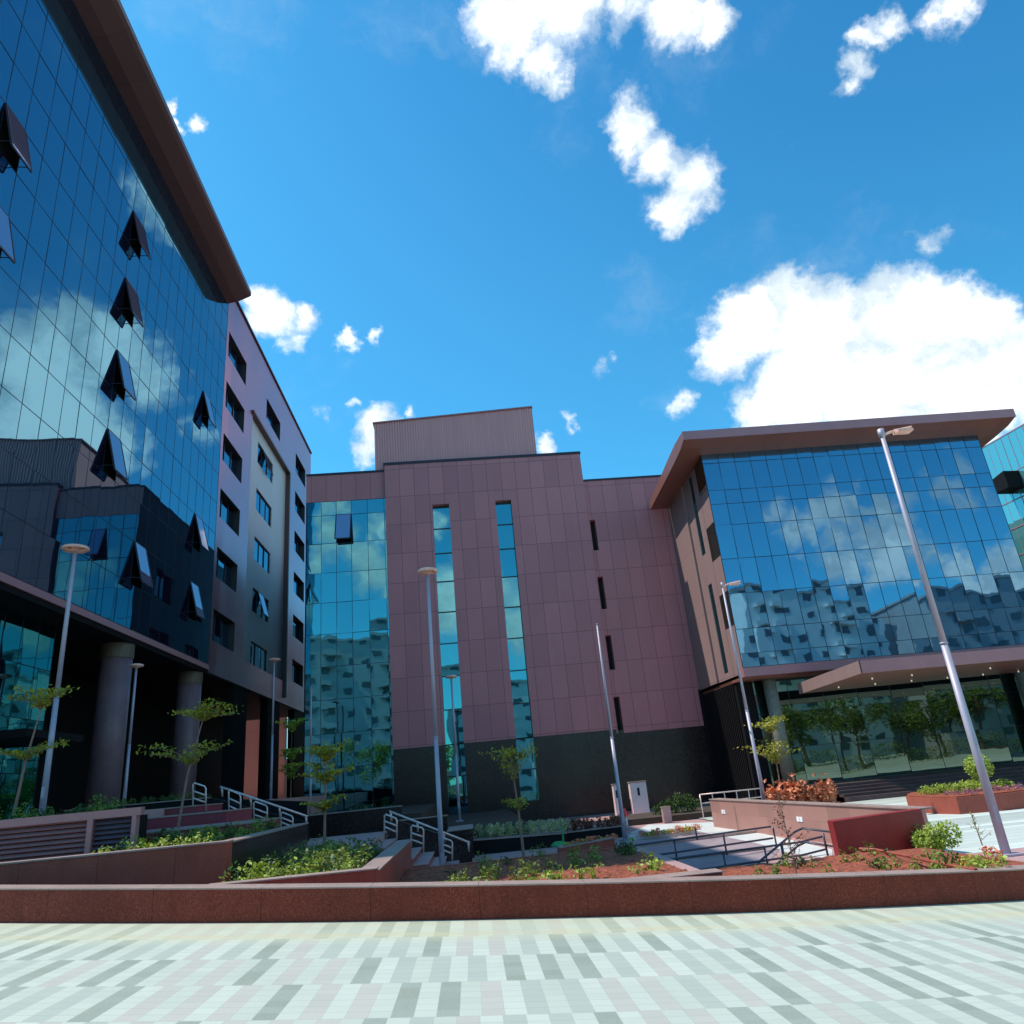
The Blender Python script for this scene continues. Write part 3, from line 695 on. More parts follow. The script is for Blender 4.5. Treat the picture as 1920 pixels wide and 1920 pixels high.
wallthing('bed_kerb', 'low granite kerb at the near right corner of the central soil bed', 'kerb', MB().box(1.6, 3.62, 11.75, 12.1, -.69, .075), 'wall_granite', MB().box(1.6, 3.64, 11.73, 12.12, .075, .09))
wallthing('bed_kerb', 'thin granite kerb along the court side of the central soil bed', 'kerb', MB().box(3.37, 3.60, 12.12, 17.3, -.69, .0), 'paver')
wallthing('bed_kerb', 'thin granite kerb along the far side of the central soil bed', 'kerb', MB().box(-1.5, 3.36, 17.21, 17.4, -.69, .04), 'wall_granite')
kb = MB(); pts = [WZ(x, y, -.16) for x, y in ((1612, 1592), (1640, 1593), (1700, 1605), (1760, 1619), (1830, 1631))]
kb.tube(pts, .03, 6); wallthing('edging_pipe', 'thin brown curved edging pipe across the right soil bed', 'edging', kb, 'wall_granite')

# louvred ventilation box
lv_ = thing('ventilation_box', (-9, 15, .92), 'louvred grey-mauve ventilation box in the planter at the far left', 'ventilation box')
def louvres(x0, x1, mat, name):
    m = MB(); z = 1.02
    while z < 1.62:
        m.hexa([(x0, 14.98, z), (x1, 14.98, z), (x1, 15.06, z + .055), (x0, 15.06, z + .055), (x0, 14.965, z + .015), (x1, 14.965, z + .015), (x1, 15.05, z + .075), (x0, 15.05, z + .075)]); z += .085
    return m.build(name, mat, lv_)
louvres(-13.0, -7.16, 'louvre', 'louvre_panel'); louvres(-7.04, -6.36, 'louvre_dark', 'louvre_panel')
m = MB(); m.box(-13.1, -6.2, 14.93, 15.1, 1.64, 1.78); m.box(-7.15, -7.05, 14.92, 15.08, .92, 1.64); m.box(-6.35, -6.27, 14.92, 15.08, .92, 1.64); m.box(-13.1, -6.27, 14.94, 15.09, .92, 1.0); m.build('frame', 'louvre', lv_)
MB().box(-13.1, -6.3, 15.12, 15.5, .92, 1.64).build('housing', 'black_granite', lv_)
struct(MB().prism([(-16, 15.5), (-6.6, 15.5), (-8.0, 18.9), (-16, 18.9)], .5, 1.60), 'planting_terrace', 'earth')
# tiered red walls of the left stair
def ppx(x0, y0, x1, y1, Y): a, b_ = WY(x0, y0, Y), WY(x1, y1, Y); return a.x, b_.x, a.z, b_.z
tiers = [(17.0, (262, 1564, 478, 1538), 'lowest of the three red granite tiers under the left stair', .3),
         (19.6, (262, 1533, 425, 1521), 'middle of the three red granite tiers under the left stair', .8),
         (22.0, (262, 1517, 369, 1512), 'topmost of the three red granite tiers under the left stair', 1.0)]
for Y, q, lab, th in tiers:
    xa, xb, za, zb = ppx(*q, Y); zt = (za + zb) / 2
    wallthing('tier_wall', lab, 'wall', MB().box(xa - .6, xb, Y, Y + 2.2, .2, zt - .03), 'tier_granite', MB().box(xa - .62, xb + .02, Y - .02, Y + 2.2, zt - .03, zt))
# stairs
def stair(name, label, x0, x1, z0, z1, ya, yb, n, mat='wall_granite'):
    o = thing(name, (x0, ya, z1), label, 'stairs'); m, c = MB(), MB()
    for i in range(n):
        xa = x0 + (x1 - x0) * i / n; xb = x0 + (x1 - x0) * (i + 1) / n; z = z0 + (z1 - z0) * (i + 1) / n
        m.box(xa, xb, ya, yb, z1 - .3, z - .03); c.box(xa, xb + .03, ya - .01, yb, z - .03, z)
    m.build('risers', mat, o); c.build('treads', 'paver', o); return o
stair('stone_stairs', 'granite stairs descending to the right in front of the tower', -8.5, -5.6, 1.75, .42, 22.4, 24.6, 8)
stair('stone_stairs', 'granite stairs descending from the landing to the sunken court', -2.8, -.2, .42, -.70, 21.0, 24.6, 7)
def sloped(name, label, p0, p1, zb, th, mat, cap=True, Y=None):
    (x0, y0), (x1, y1) = p0, p1
    a, b_ = WY(x0, y0, Y), WY(x1, y1, Y); m = MB()
    m.hexa([(a.x, Y, zb), (b_.x, Y, zb), (b_.x, Y + th, zb), (a.x, Y + th, zb), (a.x, Y, a.z), (b_.x, Y, b_.z), (b_.x, Y + th, b_.z), (a.x, Y + th, a.z)])
    c = None
    if cap:
        c = MB(); c.hexa([(a.x, Y - .02, a.z), (b_.x + .02, Y - .02, b_.z), (b_.x + .02, Y + th + .02, b_.z), (a.x, Y + th + .02, a.z), (a.x, Y - .02, a.z + .03), (b_.x + .02, Y - .02, b_.z + .03), (b_.x + .02, Y + th + .02, b_.z + .03), (a.x, Y + th + .02, a.z + .03)])
    return wallthing(name, label, 'wall', m, mat, c)
sloped('stair_wall', 'dark sloping wall behind the left stair under the long handrail', (398, 1497), (577, 1543), -.6, .3, 'black_granite', False, 24.7)
sloped('stair_wall', 'dark sloping wall behind the court stair under the long handrail', (725, 1532), (884, 1583), -.7, .3, 'dark_granite', False, 24.7)
sloped('dark_wall', 'long black granite planter wall before the tower columns', (120, 1521), (385, 1497), 1.0, .4, 'black_granite', True, 27)
sloped('dark_wall', 'black granite wall between the left handrail and the tower piers', (386, 1497), (572, 1503), .4, .4, 'black_granite', False, 28)
sloped('dark_wall', 'dark granite planter wall below the teal curtain wall', (572, 1531), (752, 1512), -.6, .4, 'dark_granite', True, 30)
sloped('dark_wall', 'dark granite planter wall in front of the dark stone base, left of the middle pole', (736, 1541), (838, 1530), -.7, .4, 'dark_granite', True, 29)
sloped('dark_wall', 'short dark wall end carrying a lamp post beside the hedge', (838, 1560), (886, 1554), -.7, 2.5, 'dark_granite', True, 26.6)
struct(MB().box(-9.0, -2.0, 30.4, 44.9, -1.6, .75), 'planting_terrace', 'earth')  # dark earth colour stands in for the shade on this soil
struct(MB().box(-2.6, 2.0, 29.4, 44.9, -1.6, .05), 'planting_terrace', 'earth')  # shade painted in with the dark earth here too
sloped('hedge_wall', 'low dark wall under the pale clipped hedge', (884, 1577), (1062, 1563), -.7, .8, 'black_granite', True, 27.5)
sloped('hedge_wall', 'low dark wall under the red-leaved plants, left of the white cabinets', (1063, 1562), (1165, 1550), -.7, .8, 'black_granite', True, 28.6)
sloped('bed_edge', 'low stone edge under the orange bedding plants', (1048, 1591), (1152, 1572), -.7, .5, 'wall_granite', True, 24.0)
sloped('bed_edge', 'low pale stone edge under the yellow bedding plants before the cabinets', (1180, 1566), (1305, 1549), -.72, .3, 'white_stone', False, 27)
# right V-shaped wall
wa = thing('ramp_wall', (9.0, 23, -.7), 'pink stone wall with two square step lights beside the ramp', 'wall')
a0, a1 = WY(1330, 1498, 29), WY(1727, 1516, 16.3); zt = .28
m = MB(); m.prism([(a0.x, a0.y), (a1.x, a1.y), (a1.x + .02, a1.y + .3), (a0.x + .35, a0.y + .0)], -.71, zt - .03); m.build('wall_face', 'pink_stone', wa)
MB().prism([(a0.x - .03, a0.y), (a1.x - .03, a1.y), (a1.x + .3, a1.y + .02), (a0.x + .37, a0.y)], zt - .03, zt).build('coping', 'cap_granite', wa)
for px, py, ln_ in ((1357, 1522, 0), (1500, 1536, 1)):
    # intersection of the sight line with the wall face, both walls vertical
    d = ray(px, py); e = (a1 - a0); tt = (a0.x * e.y - a0.y * e.x) / (d.x * e.y - d.y * e.x); p = d * tt; u = Vector((e.x, e.y, 0)).normalized()
    q = Vector((p.x, p.y, EYE + p.z)); n_ = Vector((u.y, -u.x, 0));  n_ = n_ if n_.x < 0 else -n_
    for s in (-1, 1):
        c = q + u * s * .19
        MB().bar(c + Vector((0, 0, -.06)) + n_ * .01, c + Vector((0, 0, .06)) + n_ * .01, .03, .2).build('step_light', 'white', wa) if False else None
    w_ = .34
    mb_ = MB()
    for s in (-1, 1):
        c = q + u * s * (w_ * .27); h_ = u * w_ * .23
        A_ = [c - h_ + Vector((0, 0, -.065)), c + h_ + Vector((0, 0, -.065)), c + h_ + Vector((0, 0, .065)), c - h_ + Vector((0, 0, .065))]
        mb_.hexa([A_[0], A_[1], A_[1] + n_ * .02, A_[0] + n_ * .02, A_[3], A_[2], A_[2] + n_ * .02, A_[3] + n_ * .02])
    mb_.build('step_light', 'white', wa)
b0, b1 = WY(1561, 1539, 15.5), WY(1727, 1516, 16.3)
m = MB(); m.prism([(b0.x, b0.y), (b1.x - .02, b1.y - .03), (b1.x + .25, b1.y + .28), (b0.x + .05, b0.y + .35)], -.71, [.27, .27, .27, .27])
wb_ = wallthing('red_wall', 'dark red granite wall block with slanting end, right of the ramp', 'wall', m, 'red_granite')
# right flower planter
rp_ = thing('flower_planter', (13.5, 22, -.6), 'low curved granite planter of pink and yellow flowers on the side plaza', 'planter')
p0, p1, p2 = WZ(1800, 1523, -.6), WZ(1790, 1512, -.6), WZ(1960, 1505, -.6)
pts = [(p0.x, p0.y), (p0.x + 1.2, p0.y - .25), (p2.x, p2.y - .3), (p2.x + .6, p2.y + 4), (p0.x + .9, p0.y + 4.2), (p0.x - .15, p0.y + 2.6), (p0.x - .25, p0.y + 1.0)]
MB().prism(pts, -.70, -.17).build('rim', 'wall_granite', rp_)
cx = sum(p[0] for p in pts) / 7; cy = sum(p[1] for p in pts) / 7
MB().prism([(cx + (x - cx) * .94, cy + (y - cy) * .94) for x, y in pts], -.17, -.14).build('soil', 'soil', rp_)

# ================================================================ RAILS
def rail(name, label, tubes, r=.025, mat='steel', group=None):
    m = MB()
    for p in tubes: m.tube(p, r, 8)
    o = m.build(name, mat, None, True); return tag(o, label, 'railing', group)
def urail(x0, yt0, x1, yt1, yb0, yb1, Y, label):
    a, b_, c, d = WY(x0, yt0, Y), WY(x1, yt1, Y), WY(x0, yb0, Y), WY(x1, yb1, Y)
    k1 = a + (b_ - a) * .1 ; k2 = b_ - (b_ - a) * .1
    T = [[c, a.lerp(c, .08), k1, k2, b_.lerp(d, .08), d]]
    for f in (.36, .66): T.append([a.lerp(c, f), b_.lerp(d, f)])
    rail('stair_rail', label, T, .022, 'steel', 'U-shaped stair rails')
urail(362, 1467, 386, 1475, 1512, 1520, 22.5, 'pale U-shaped rail highest on the left stair')
urail(429, 1480, 451, 1490, 1527, 1537, 22.6, 'pale U-shaped rail second down the left stair')
urail(476, 1502, 501, 1511, 1540, 1550, 22.7, 'pale U-shaped rail third down the left stair')
urail(527, 1522, 549, 1531, 1552, 1560, 22.8, 'pale U-shaped rail lowest on the left stair')
urail(721, 1526, 744, 1535, 1563, 1573, 21.2, 'pale U-shaped rail highest on the court stair')
urail(771, 1547, 794, 1553, 1588, 1598, 21.3, 'pale U-shaped rail halfway down the court stair')
urail(825, 1569, 848, 1577, 1603, 1613, 21.4, 'pale U-shaped rail lowest on the court stair')
for (x0, y0, x1, y1, lab) in ((413, 1475, 577, 1531, 'long sloping handrail on the dark wall of the left stair'), (730, 1521, 881, 1580, 'long sloping handrail on the dark wall of the court stair')):
    a, b_ = WY(x0, y0, 24.6), WY(x1, y1, 24.6); T = [[a, b_]]
    for f in (.02, .35, .68, .98): p = a.lerp(b_, f); T.append([p, p + Vector((0, .08, -.28))])
    rail('handrail', lab, T, .032)
def rrail(pts, posts, Y, label, lower=.28):
    """handrail polyline at depth Y with posts going down and a lower rail"""
    P_ = [WY(x, y, yy) for x, y, yy in pts]; T = [P_, [p - Vector((0, 0, lower)) for p in P_]]
    for (x, y, yy, h) in posts: p = WY(x, y, yy); T.append([p, p - Vector((0, 0, h))])
    rail('ramp_rail', label, T, .024, 'dark_steel')
rrail([(1191, 1585, 19), (1445, 1550, 20.5)], [(1264, 1575, 19.4, .5), (1356, 1563, 20, .5), (1449, 1550, 20.5, .5), (1304, 1553, 22, .3)], 19, 'dark ramp rail along the far side of the ramp')
rrail([(1251, 1612, 17), (1500, 1579, 18.4), (1545, 1568, 18.6)], [(1356, 1598, 17.6, .55), (1433, 1588, 18, .5), (1466, 1584, 18.2, .5)], 17, 'dark ramp rail along the near side of the ramp')
rrail([(1422, 1617, 15.6), (1490, 1560, 16.8), (1505, 1553, 17), (1560, 1560, 16.2), (1574, 1566, 16)], [(1543, 1562, 16.4, .5), (1464, 1582, 16.3, .4)], 16, 'dark rail bending up from the ramp to the red wall block')
T = []; A_, B2_ = WY(1312, 1490, 33), WY(1425, 1478, 33)
T.append([A_, B2_]); T.append([A_ - Vector((0, 0, .35)), B2_ - Vector((0, 0, .35))])
for i in range(6): p = A_.lerp(B2_, i / 5); T.append([p, p - Vector((0, 0, 1.0))])
rail('guard_rail', 'thin post rail in the shade before the dark ground floor', T, .025)

# ================================================================ CABINETS, HYDRANT, SMALL THINGS
def cabinet(px, py_t, py_b, wpx, Y, label):
    a, b_ = WY(px - wpx / 2, py_b, Y), WY(px + wpx / 2, py_b, Y); zt = WY(px, py_t, Y).z
    o = thing('utility_cabinet', ((a.x + b_.x) / 2, Y, -.7), label, 'cabinet')
    MB().box(a.x, b_.x, Y, Y + .45, -.69, zt).build('housing', 'cabinet', o)
    MB().box(a.x - .03, b_.x + .03, Y - .04, Y + .49, zt, zt + .05).build('lid', 'cap_granite', o)
    xm = (a.x + b_.x) / 2
    MB().box(xm - .08, xm + .04, Y - .012, Y - .001, zt - .62, zt - .25).build('slot', 'interior', o)
    MB().box(a.x + .04, b_.x - .04, Y - .008, Y - .001, -.55, zt - .05).build('door', 'cabinet', o)
cabinet(1205, 1466, 1534, 31, 38.5, 'white upright cabinet with a small dark slot, against the dark stone base')
cabinet(1163, 1471, 1530, 12, 38.9, 'narrow white cabinet half hidden by the bare pole')
hp = WZ(1175, 1556, -.7); hy = thing('hydrant', (hp.x, hp.y, -.7), 'small red hydrant standing beside the bare pole', 'hydrant')
m = MB(); cyl(m, hp.x, hp.y, -.69, -.05, .09, 12); m.build('barrel', 'grey_wall', hy, True)
m = MB(); m.tube([(hp.x, hp.y, -.2), (hp.x, hp.y, .02), (hp.x, hp.y, .12)], .13, 12, .05); m.tube([(hp.x - .2, hp.y, -.1), (hp.x + .2, hp.y, -.1)], .05, 8); m.build('cap', 'red', hy)
sp = WY(1250, 1519, 33); o = thing('bollard', (sp.x, 33, -.7), 'short square stone bollard right of the white cabinet', 'bollard')
MB().box(sp.x - .17, sp.x + .17, 33, 33.3, -.69, sp.z + .1).build('post', 'paver', o); MB().box(sp.x - .19, sp.x + .19, 32.98, 33.32, sp.z + .1, sp.z + .14).build('cap', 'cap_granite', o)
gp = WY(1048, 1582, 25); o = thing('garden_tap', (gp.x, 25, -.6), 'small green garden tap and cover left of the orange plants', 'garden tap')
m = MB(); m.tube([(gp.x + .15, 25, -.5), (gp.x + .15, 25, .05)], .03, 8); m.tube([(gp.x + .15, 25, .05), (gp.x, 25, .02)], .03, 8); m.build('pipe', 'green', o)
m = MB(); m.tube([(gp.x, 25, -.45), (gp.x, 25, -.36), (gp.x, 25, -.33)], .28, 14, .10); m.build('cover', 'green', o)
bp = WY(1081, 1609, 19); o = thing('spotlight', (bp.x, 19, -.6), 'small round white garden spotlight at the edge of the central bed', 'spotlight')
m = MB(); m.tube([(bp.x, 18.9, bp.z - .05), (bp.x, 19.05, bp.z)], .11, 14, .09); m.build('lamp_housing', 'cabinet', o, True); MB().box(bp.x - .02, bp.x + .02, 19, 19.04, -.69, bp.z).build('stake', 'dark_steel', o)
hb = MB().box(8.9, 11.6, 12.7, 14.7, -.7, -.452)
wallthing('pole_plinth', 'flat grey stone plinth under the nearest lamp post', 'plinth', hb, 'paver')

# ================================================================ LAMP POSTS
def post(name, foot, top, r0, r1, label, head='disc', R_=.37, cat='lamp post', group=None):
    r0 *= .88; r1 *= .85; R_ *= .9
    o = thing(name, foot, label, cat, group); top = Vector(top); foot = Vector(foot); h = top.z - foot.z
    m = MB(); m.tube([foot, foot + Vector((0, 0, h * .45))], r0, 16, (r0 * .8)); m.build('lower_pole', 'pole', o, True)
    m = MB(); m.tube([foot + Vector((0, 0, h * .45)), foot + Vector((0, 0, h * .45 + .03))], r0 * .95, 16); m.build('collar', 'pole', o, True)
    m = MB(); m.tube([foot + Vector((0, 0, h * .45 + .03)), foot + Vector((0, 0, h))], r0 * .78, 16, r1); m.build('upper_pole', 'pole', o, True)
    MB().box(foot.x - r0 * 2.4, foot.x + r0 * 2.4, foot.y - r0 * 2.4, foot.y + r0 * 2.4, foot.z, foot.z + .03).build('base_plate', 'pole', o)
    MB().box(foot.x - r0 * .45, foot.x + r0 * .45, foot.y - r0 * 1.04, foot.y - r0 * .9, foot.z + .55, foot.z + .85).build('access_door', 'pole', o)
    tp = foot + Vector((0, 0, h))
    if head == 'disc':
        m = MB(); ring = [tp + Vector((math.cos(a) * R_, math.sin(a) * R_, .08)) for a in [i * math.pi / 14 for i in range(29)]]
        m.tube(ring, .05, 8)
        for i in range(4):
            a = i * math.pi / 2 + .5; m.tube([tp, tp + Vector((math.cos(a) * R_, math.sin(a) * R_, .08))], .035, 6)
        m.tube([tp + Vector((0, 0, .0)), tp + Vector((0, 0, .12))], .13, 12); hd = m.build('lamp_head', 'lamp', o)
        m = MB(); m.tube([tp + Vector((0, 0, .10)), tp + Vector((0, 0, .14))], R_, 28, R_ * .9); m.build('cover', 'lamp', hd)
    elif head == 'arm':
        m = MB(); m.tube([tp - Vector((0, 0, .05)), tp + Vector((.25, 0, .03)), tp + Vector((.55, -.05, .0))], .03, 8); m.tube([tp + Vector((.3, -.03, .02)), tp + Vector((.7, -.06, .10))], .05, 8, .02)
        m.box(tp.x + .3, tp.x + .66, tp.y - .16, tp.y + .06, tp.z - .03, tp.z + .02); m.build('lamp_head', 'lamp', o)
        m = MB(); m.tube([tp - Vector((0, 0, .08)), tp + Vector((0, 0, .1))], r1 * 1.5, 14); m.build('pole_cap', 'pole', o, True)
    else:
        m = MB(); m.tube([tp, tp + Vector((0, 0, .08))], r1 * 1.3, 10, r1 * .4); m.build('pole_cap', 'pole', o, True)
    return o
G = 'grey lamp posts in the court'
def pp(tx, ty, bx, by, Y): a, b_ = WY(bx, by, Y), WY(tx, ty, Y); x = (a.x + b_.x) / 2; return (x, Y, a.z), (x, Y, b_.z)
f, tp = pp(133, 1034, 88, 1520, 22); f = (f[0], 22, 1.75); post('lamp_post', f, tp, .10, .065, 'tallest disc-headed lamp post, leftmost, in front of the teal lobby glass', 'disc', .38, group=G)
f, tp = pp(252, 1252, 237, 1500, 31); f = (f[0], 31, 1.75); post('lamp_post', f, tp, .08, .055, 'slender disc-headed lamp post between the two round columns', 'disc', .25, group=G)
f, tp = pp(512, 1240, 510, 1500, 42); f = (f[0], 42, 1.75); post('lamp_post', f, tp, .085, .06, 'slender lamp post in front of the black piers of the tower', 'disc', .33, group=G)
f, tp = pp(585, 1290, 580, 1520, 40); f = (f[0], 40, .75); post('lamp_post', f, tp, .08, .05, 'thin bare pole before the left edge of the teal curtain wall', 'none', group=G)
f, tp = pp(808, 1076, 823, 1640, 19); f = (f[0], 19, -.7); post('lamp_post', f, tp, .075, .05, 'tall disc-headed lamp post at the foot of the court stair', 'disc', .25, group=G)
f, tp = pp(847, 1272, 862, 1555, 36); f = (f[0], 36, .05); post('lamp_post', f, tp, .085, .055, 'shorter lamp post in front of the left slit window', 'disc', .27, group=G)
f, tp = pp(1122, 1172, 1168, 1564, 27.5); f = (f[0] , 27.5, -.7); post('bare_pole', f, tp, .085, .035, 'tall bare grey pole beside the red hydrant', 'none', cat='pole', group=G)
f, tp = pp(1357, 1097, 1430, 1500, 26); f = (f[0], 26, -.6); post('lamp_post', f, tp, .08, .04, 'lamp post with a short side arm at the corner of the glass-fronted block', 'arm', group=G)
f, tp = pp(1665, 812, 1873, 1605, 14); f = (f[0], 14, f[2]); post('lamp_post', f, tp, .095, .055, 'nearest and thickest lamp post, right, standing on the stone plinth', 'arm', group=G)

# ================================================================ TREES AND PLANTS
def tiered_tree(base, H, lean, tiers, leaf, name, label, lsz=.12, nleaf=70, group='young tiered trees', rs=1):
    rr = random.Random(rs); o = thing(name, base, label, 'tree', group); base = Vector(base)
    top = base + Vector((lean, 0, H)); mid = base + Vector((lean * .35, 0, H * .5))
    tr = MB(); tr.tube([base, mid, top], .035, 8, .012); cr = MB()
    for (f, rad, rise, nb) in tiers:
        c = base.lerp(mid, f * 2) if f < .5 else mid.lerp(top, (f - .5) * 2)
        for i in range(nb):
            a = 2 * math.pi * (i + rr.random() * .7) / nb; r_ = rad * rr.uniform(.35, 1.2); rz = rise * rr.uniform(.45, 1.3)
            tip = c + Vector((math.cos(a) * r_, math.sin(a) * r_, rz)); k1 = c + Vector((math.cos(a) * r_ * .35, math.sin(a) * r_ * .35, rz * .62))
            tr.tube([c, k1, tip], .011, 5, .004)
            for q in range(nleaf):
                s = rr.random() ** .75; p = (c.lerp(k1, s * 2) if s < .5 else k1.lerp(tip, s * 2 - 1))
                sp_ = .05 + .13 * s * rad
                p = p + Vector((rr.gauss(0, sp_), rr.gauss(0, sp_), abs(rr.gauss(0, .035)) + .01))
                cr.leaf(p, lsz * rr.uniform(.6, 1.2), None, .55, rr)
    tr.build('trunk', 'bark', o); cr.build('crown', leaf, o); return o
def tb(px, py, Y): p = WY(px, py, Y); return (p.x, Y, p.z)
tiered_tree(tb(332, 1562, 18), 2.42, .42, [(.99, .8, .34, 8), (.58, .8, .45, 5)], 'leaf_gold', 'tiered_tree', 'young tiered tree growing before the left round columns and red tiers', .095, 100, rs=3)
tiered_tree(tb(25, 1530, 17), 2.2, .28, [(.98, .62, .38, 7), (.5, .8, .3, 5)], 'leaf_gold', 'tiered_tree', 'young tiered tree at the far left edge behind the ventilation box', .095, 80, rs=4)
tiered_tree(tb(608, 1590, 17), 1.75, .05, [(.98, .5, .36, 6), (.72, .5, .4, 5), (.4, .35, .25, 3)], 'leaf_gold', 'tiered_tree', 'young bushy tiered tree in front of the teal curtain wall', .095, 95, rs=5)
tiered_tree(tb(983, 1612, 18), 2.25, -.12, [(.98, .3, .12, 3), (.75, .85, .6, 5), (.45, .4, .3, 3)], 'leaf_gold', 'tiered_tree', 'young tiered tree in the central bed before the right slit window', .085, 85, rs=6)
tiered_tree(tb(545, 1503, 45), 4.0, .0, [(.95, .9, .6, 8), (.55, .9, .7, 8), (.3, .7, .7, 6)], 'leaf_lime', 'tiered_tree', 'yellow-green young tree in the gap between the last black piers', .2, 60, rs=11)
tiered_tree(tb(1468, 1500, 26), 2.3, .1, [(.95, .7, .5, 8), (.5, 1.0, .7, 9)], 'leaf_gold', 'loose_tree', 'loose golden-leaved young tree before the lobby glass, right of the armed lamp post', .14, 45, rs=12)
# bare reddish sapling and twig plants
def sapling(base, H, label, leaf, rs, n=16, w=.3, grp='thin saplings in the right bed'):
    rr = random.Random(rs); o = thing('sapling', base, label, 'sapling', grp); b_ = Vector(base); tr, cr = MB(), MB(); tr.tube([b_, b_ + Vector((-.05, 0, H))], .012, 6, .004)
    for i in range(n):
        f = .12 + .85 * i / n; c = b_ + Vector((-.05 * f, 0, H * f)); a = rr.random() * 6.28; l = w * rr.uniform(.4, 1.1) * (1.15 - f)
        tip = c + Vector((math.cos(a) * l, math.sin(a) * l, l * .7)); tr.tube([c, tip], .005, 4, .002)
        for q in range(9): s = rr.random(); cr.leaf(c.lerp(tip, s) + Vector((rr.gauss(0, .02),) * 3), .05, None, .45, rr)
    tr.build('stem', 'bark', o); cr.build('leaves', leaf, o); return o
sapling(tb(1497, 1652, 11.6), 1.25, 'thin bare reddish sapling in the right bed before the ramp rails', 'leaf_red', 1, 26, .42)
sapling(tb(1842, 1585, 14.5), .62, 'tiny twiggy sapling left of the nearest lamp post', 'leaf_gold', 2, 10, .2)

def bushmesh(rx, ry, rz, n, size, rs, upright=0.):
    rr = random.Random(rs); m = MB(); cl_ = [(rr.uniform(-.75, .75) * rx, rr.uniform(-.75, .75) * ry, rr.uniform(.15, .8) * rz, rr.uniform(.25, .5)) for _ in range(9)]
    for i in range(n):
        cx_, cy_, cz_, cr_ = cl_[i % 9]; d = Vector((rr.gauss(0, 1), rr.gauss(0, 1), rr.gauss(0, 1))).normalized() * rr.uniform(.55, 1) * cr_
        p = Vector((cx_ + d.x * rx, cy_ + d.y * ry, max(.02, cz_ + d.z * rz)))
        m.leaf(p, size * rr.uniform(.6, 1.3), Vector((d.x + rr.gauss(0, .4), d.y + rr.gauss(0, .4), d.z + .5)).normalized(), .55, rr)
    for c in cl_[:4]: m.tube([(0, 0, -.03), (c[0] * .7, c[1] * .7, c[2])], .012, 4, .005)
    return m
PROTO = {}
def bush(kind, p, sc, label, group, cat='shrub', name='shrub', rz=0):
    if kind not in PROTO:
        spec, mat = KINDS[kind]; o = bushmesh(*spec).build(name, mat); PROTO[kind] = o
    else:
        o = PROTO[kind].copy(); COL.objects.link(o)
    o.name = name; o.location = p; o.scale = (sc, sc, sc) if not isinstance(sc, tuple) else sc; o.rotation_euler = (0, 0, rz)
    return tag(o, label, cat, group)
KINDS = {'lime0': ((.26, .26, .38, 170, .075, 1), 'leaf_lime'), 'lime1': ((.22, .22, .32, 140, .07, 2), 'leaf_lime'),
         'green0': ((.3, .3, .34, 240, .065, 3), 'leaf'), 'green1': ((.25, .25, .42, 200, .06, 4), 'leaf'), 'green2': ((.34, .3, .3, 240, .06, 5), 'leaf'),
         'dark0': ((.3, .3, .36, 220, .07, 6), 'leaf_dark'), 'dark1': ((.26, .26, .45, 200, .07, 7), 'leaf_dark'),
         'sprig0': ((.10, .10, .20, 34, .06, 8), 'leaf'), 'sprig1': ((.12, .10, .15, 34, .055, 9), 'leaf_dark'), 'sprig2': ((.10, .12, .17, 34, .055, 10), 'leaf_lime'),
         'pale': ((.45, .4, .34, 420, .075, 11), 'leaf_pale'), 'orange': ((.26, .24, .30, 150, .08, 12), 'leaf_orange'), 'yellow': ((.2, .18, .2, 90, .10, 13), 'leaf_yellow'),
         'red': ((.22, .2, .34, 110, .08, 14), 'leaf_red'), 'pink': ((.18, .18, .18, 150, .045, 15), 'leaf_pink'), 'big': ((.55, .5, .52, 2600, .085, 16), 'leaf_lime'), 'bigdark': ((.5, .5, .6, 700, .10, 17), 'leaf_dark'),
         'tallorange': ((.26, .22, .62, 170, .13, 18), 'leaf_orange')}
rr = random.Random(21)
L1 = 'shrubs in the left planter'; L2 = 'shrubs in the low planter by the stair'
for i in range(30):      # left planter, dark far ones and lime near ones
    x = rr.uniform(-6.3, -4.55); y = 13.6 + (i / 30) * 5.0
    if i < 9: bush(('lime0', 'lime1')[i % 2], (rr.uniform(-6.6, -4.7), rr.uniform(13.6, 14.6), .90), rr.uniform(.75, 1.0), 'bright lime shrub along the coping of the left planter', L1 + ', lime', rz=rr.random() * 6)
    else: bush(('green0', 'green2', 'dark0')[i % 3], (x, y, .90), rr.uniform(.95, 1.3), 'dense green shrub filling the left planter below the red tiers', L1 + ', green', rz=rr.random() * 6)
for i in range(48):
    y = rr.uniform(12.7, 17.8); x = rr.uniform(-3.75, -2.05)
    if i < 10: bush(('lime0', 'lime1')[i % 2], (-3.7 + i * .19, rr.uniform(12.45, 12.85), .36), rr.uniform(.8, 1.15), 'bright lime shrub at the front of the low planter by the stair', L2 + ', lime', rz=rr.random() * 6)
    else: bush(('green0', 'green1', 'dark1')[i % 3], (x, y, .36), rr.uniform(.85, 1.25), 'dense green shrub at the back of the low planter by the stair', L2 + ', green', rz=rr.random() * 6)
for i in range(22):      # behind the ventilation box
    bush(('green1', 'dark1', 'dark0')[i % 3], (rr.uniform(-12, -7.2 - .2), rr.uniform(15.6, 17.4), 1.58), rr.uniform(.8, 1.2), 'green shrub growing over the ventilation box at the far left', 'shrubs above the ventilation box', rz=rr.random() * 6)
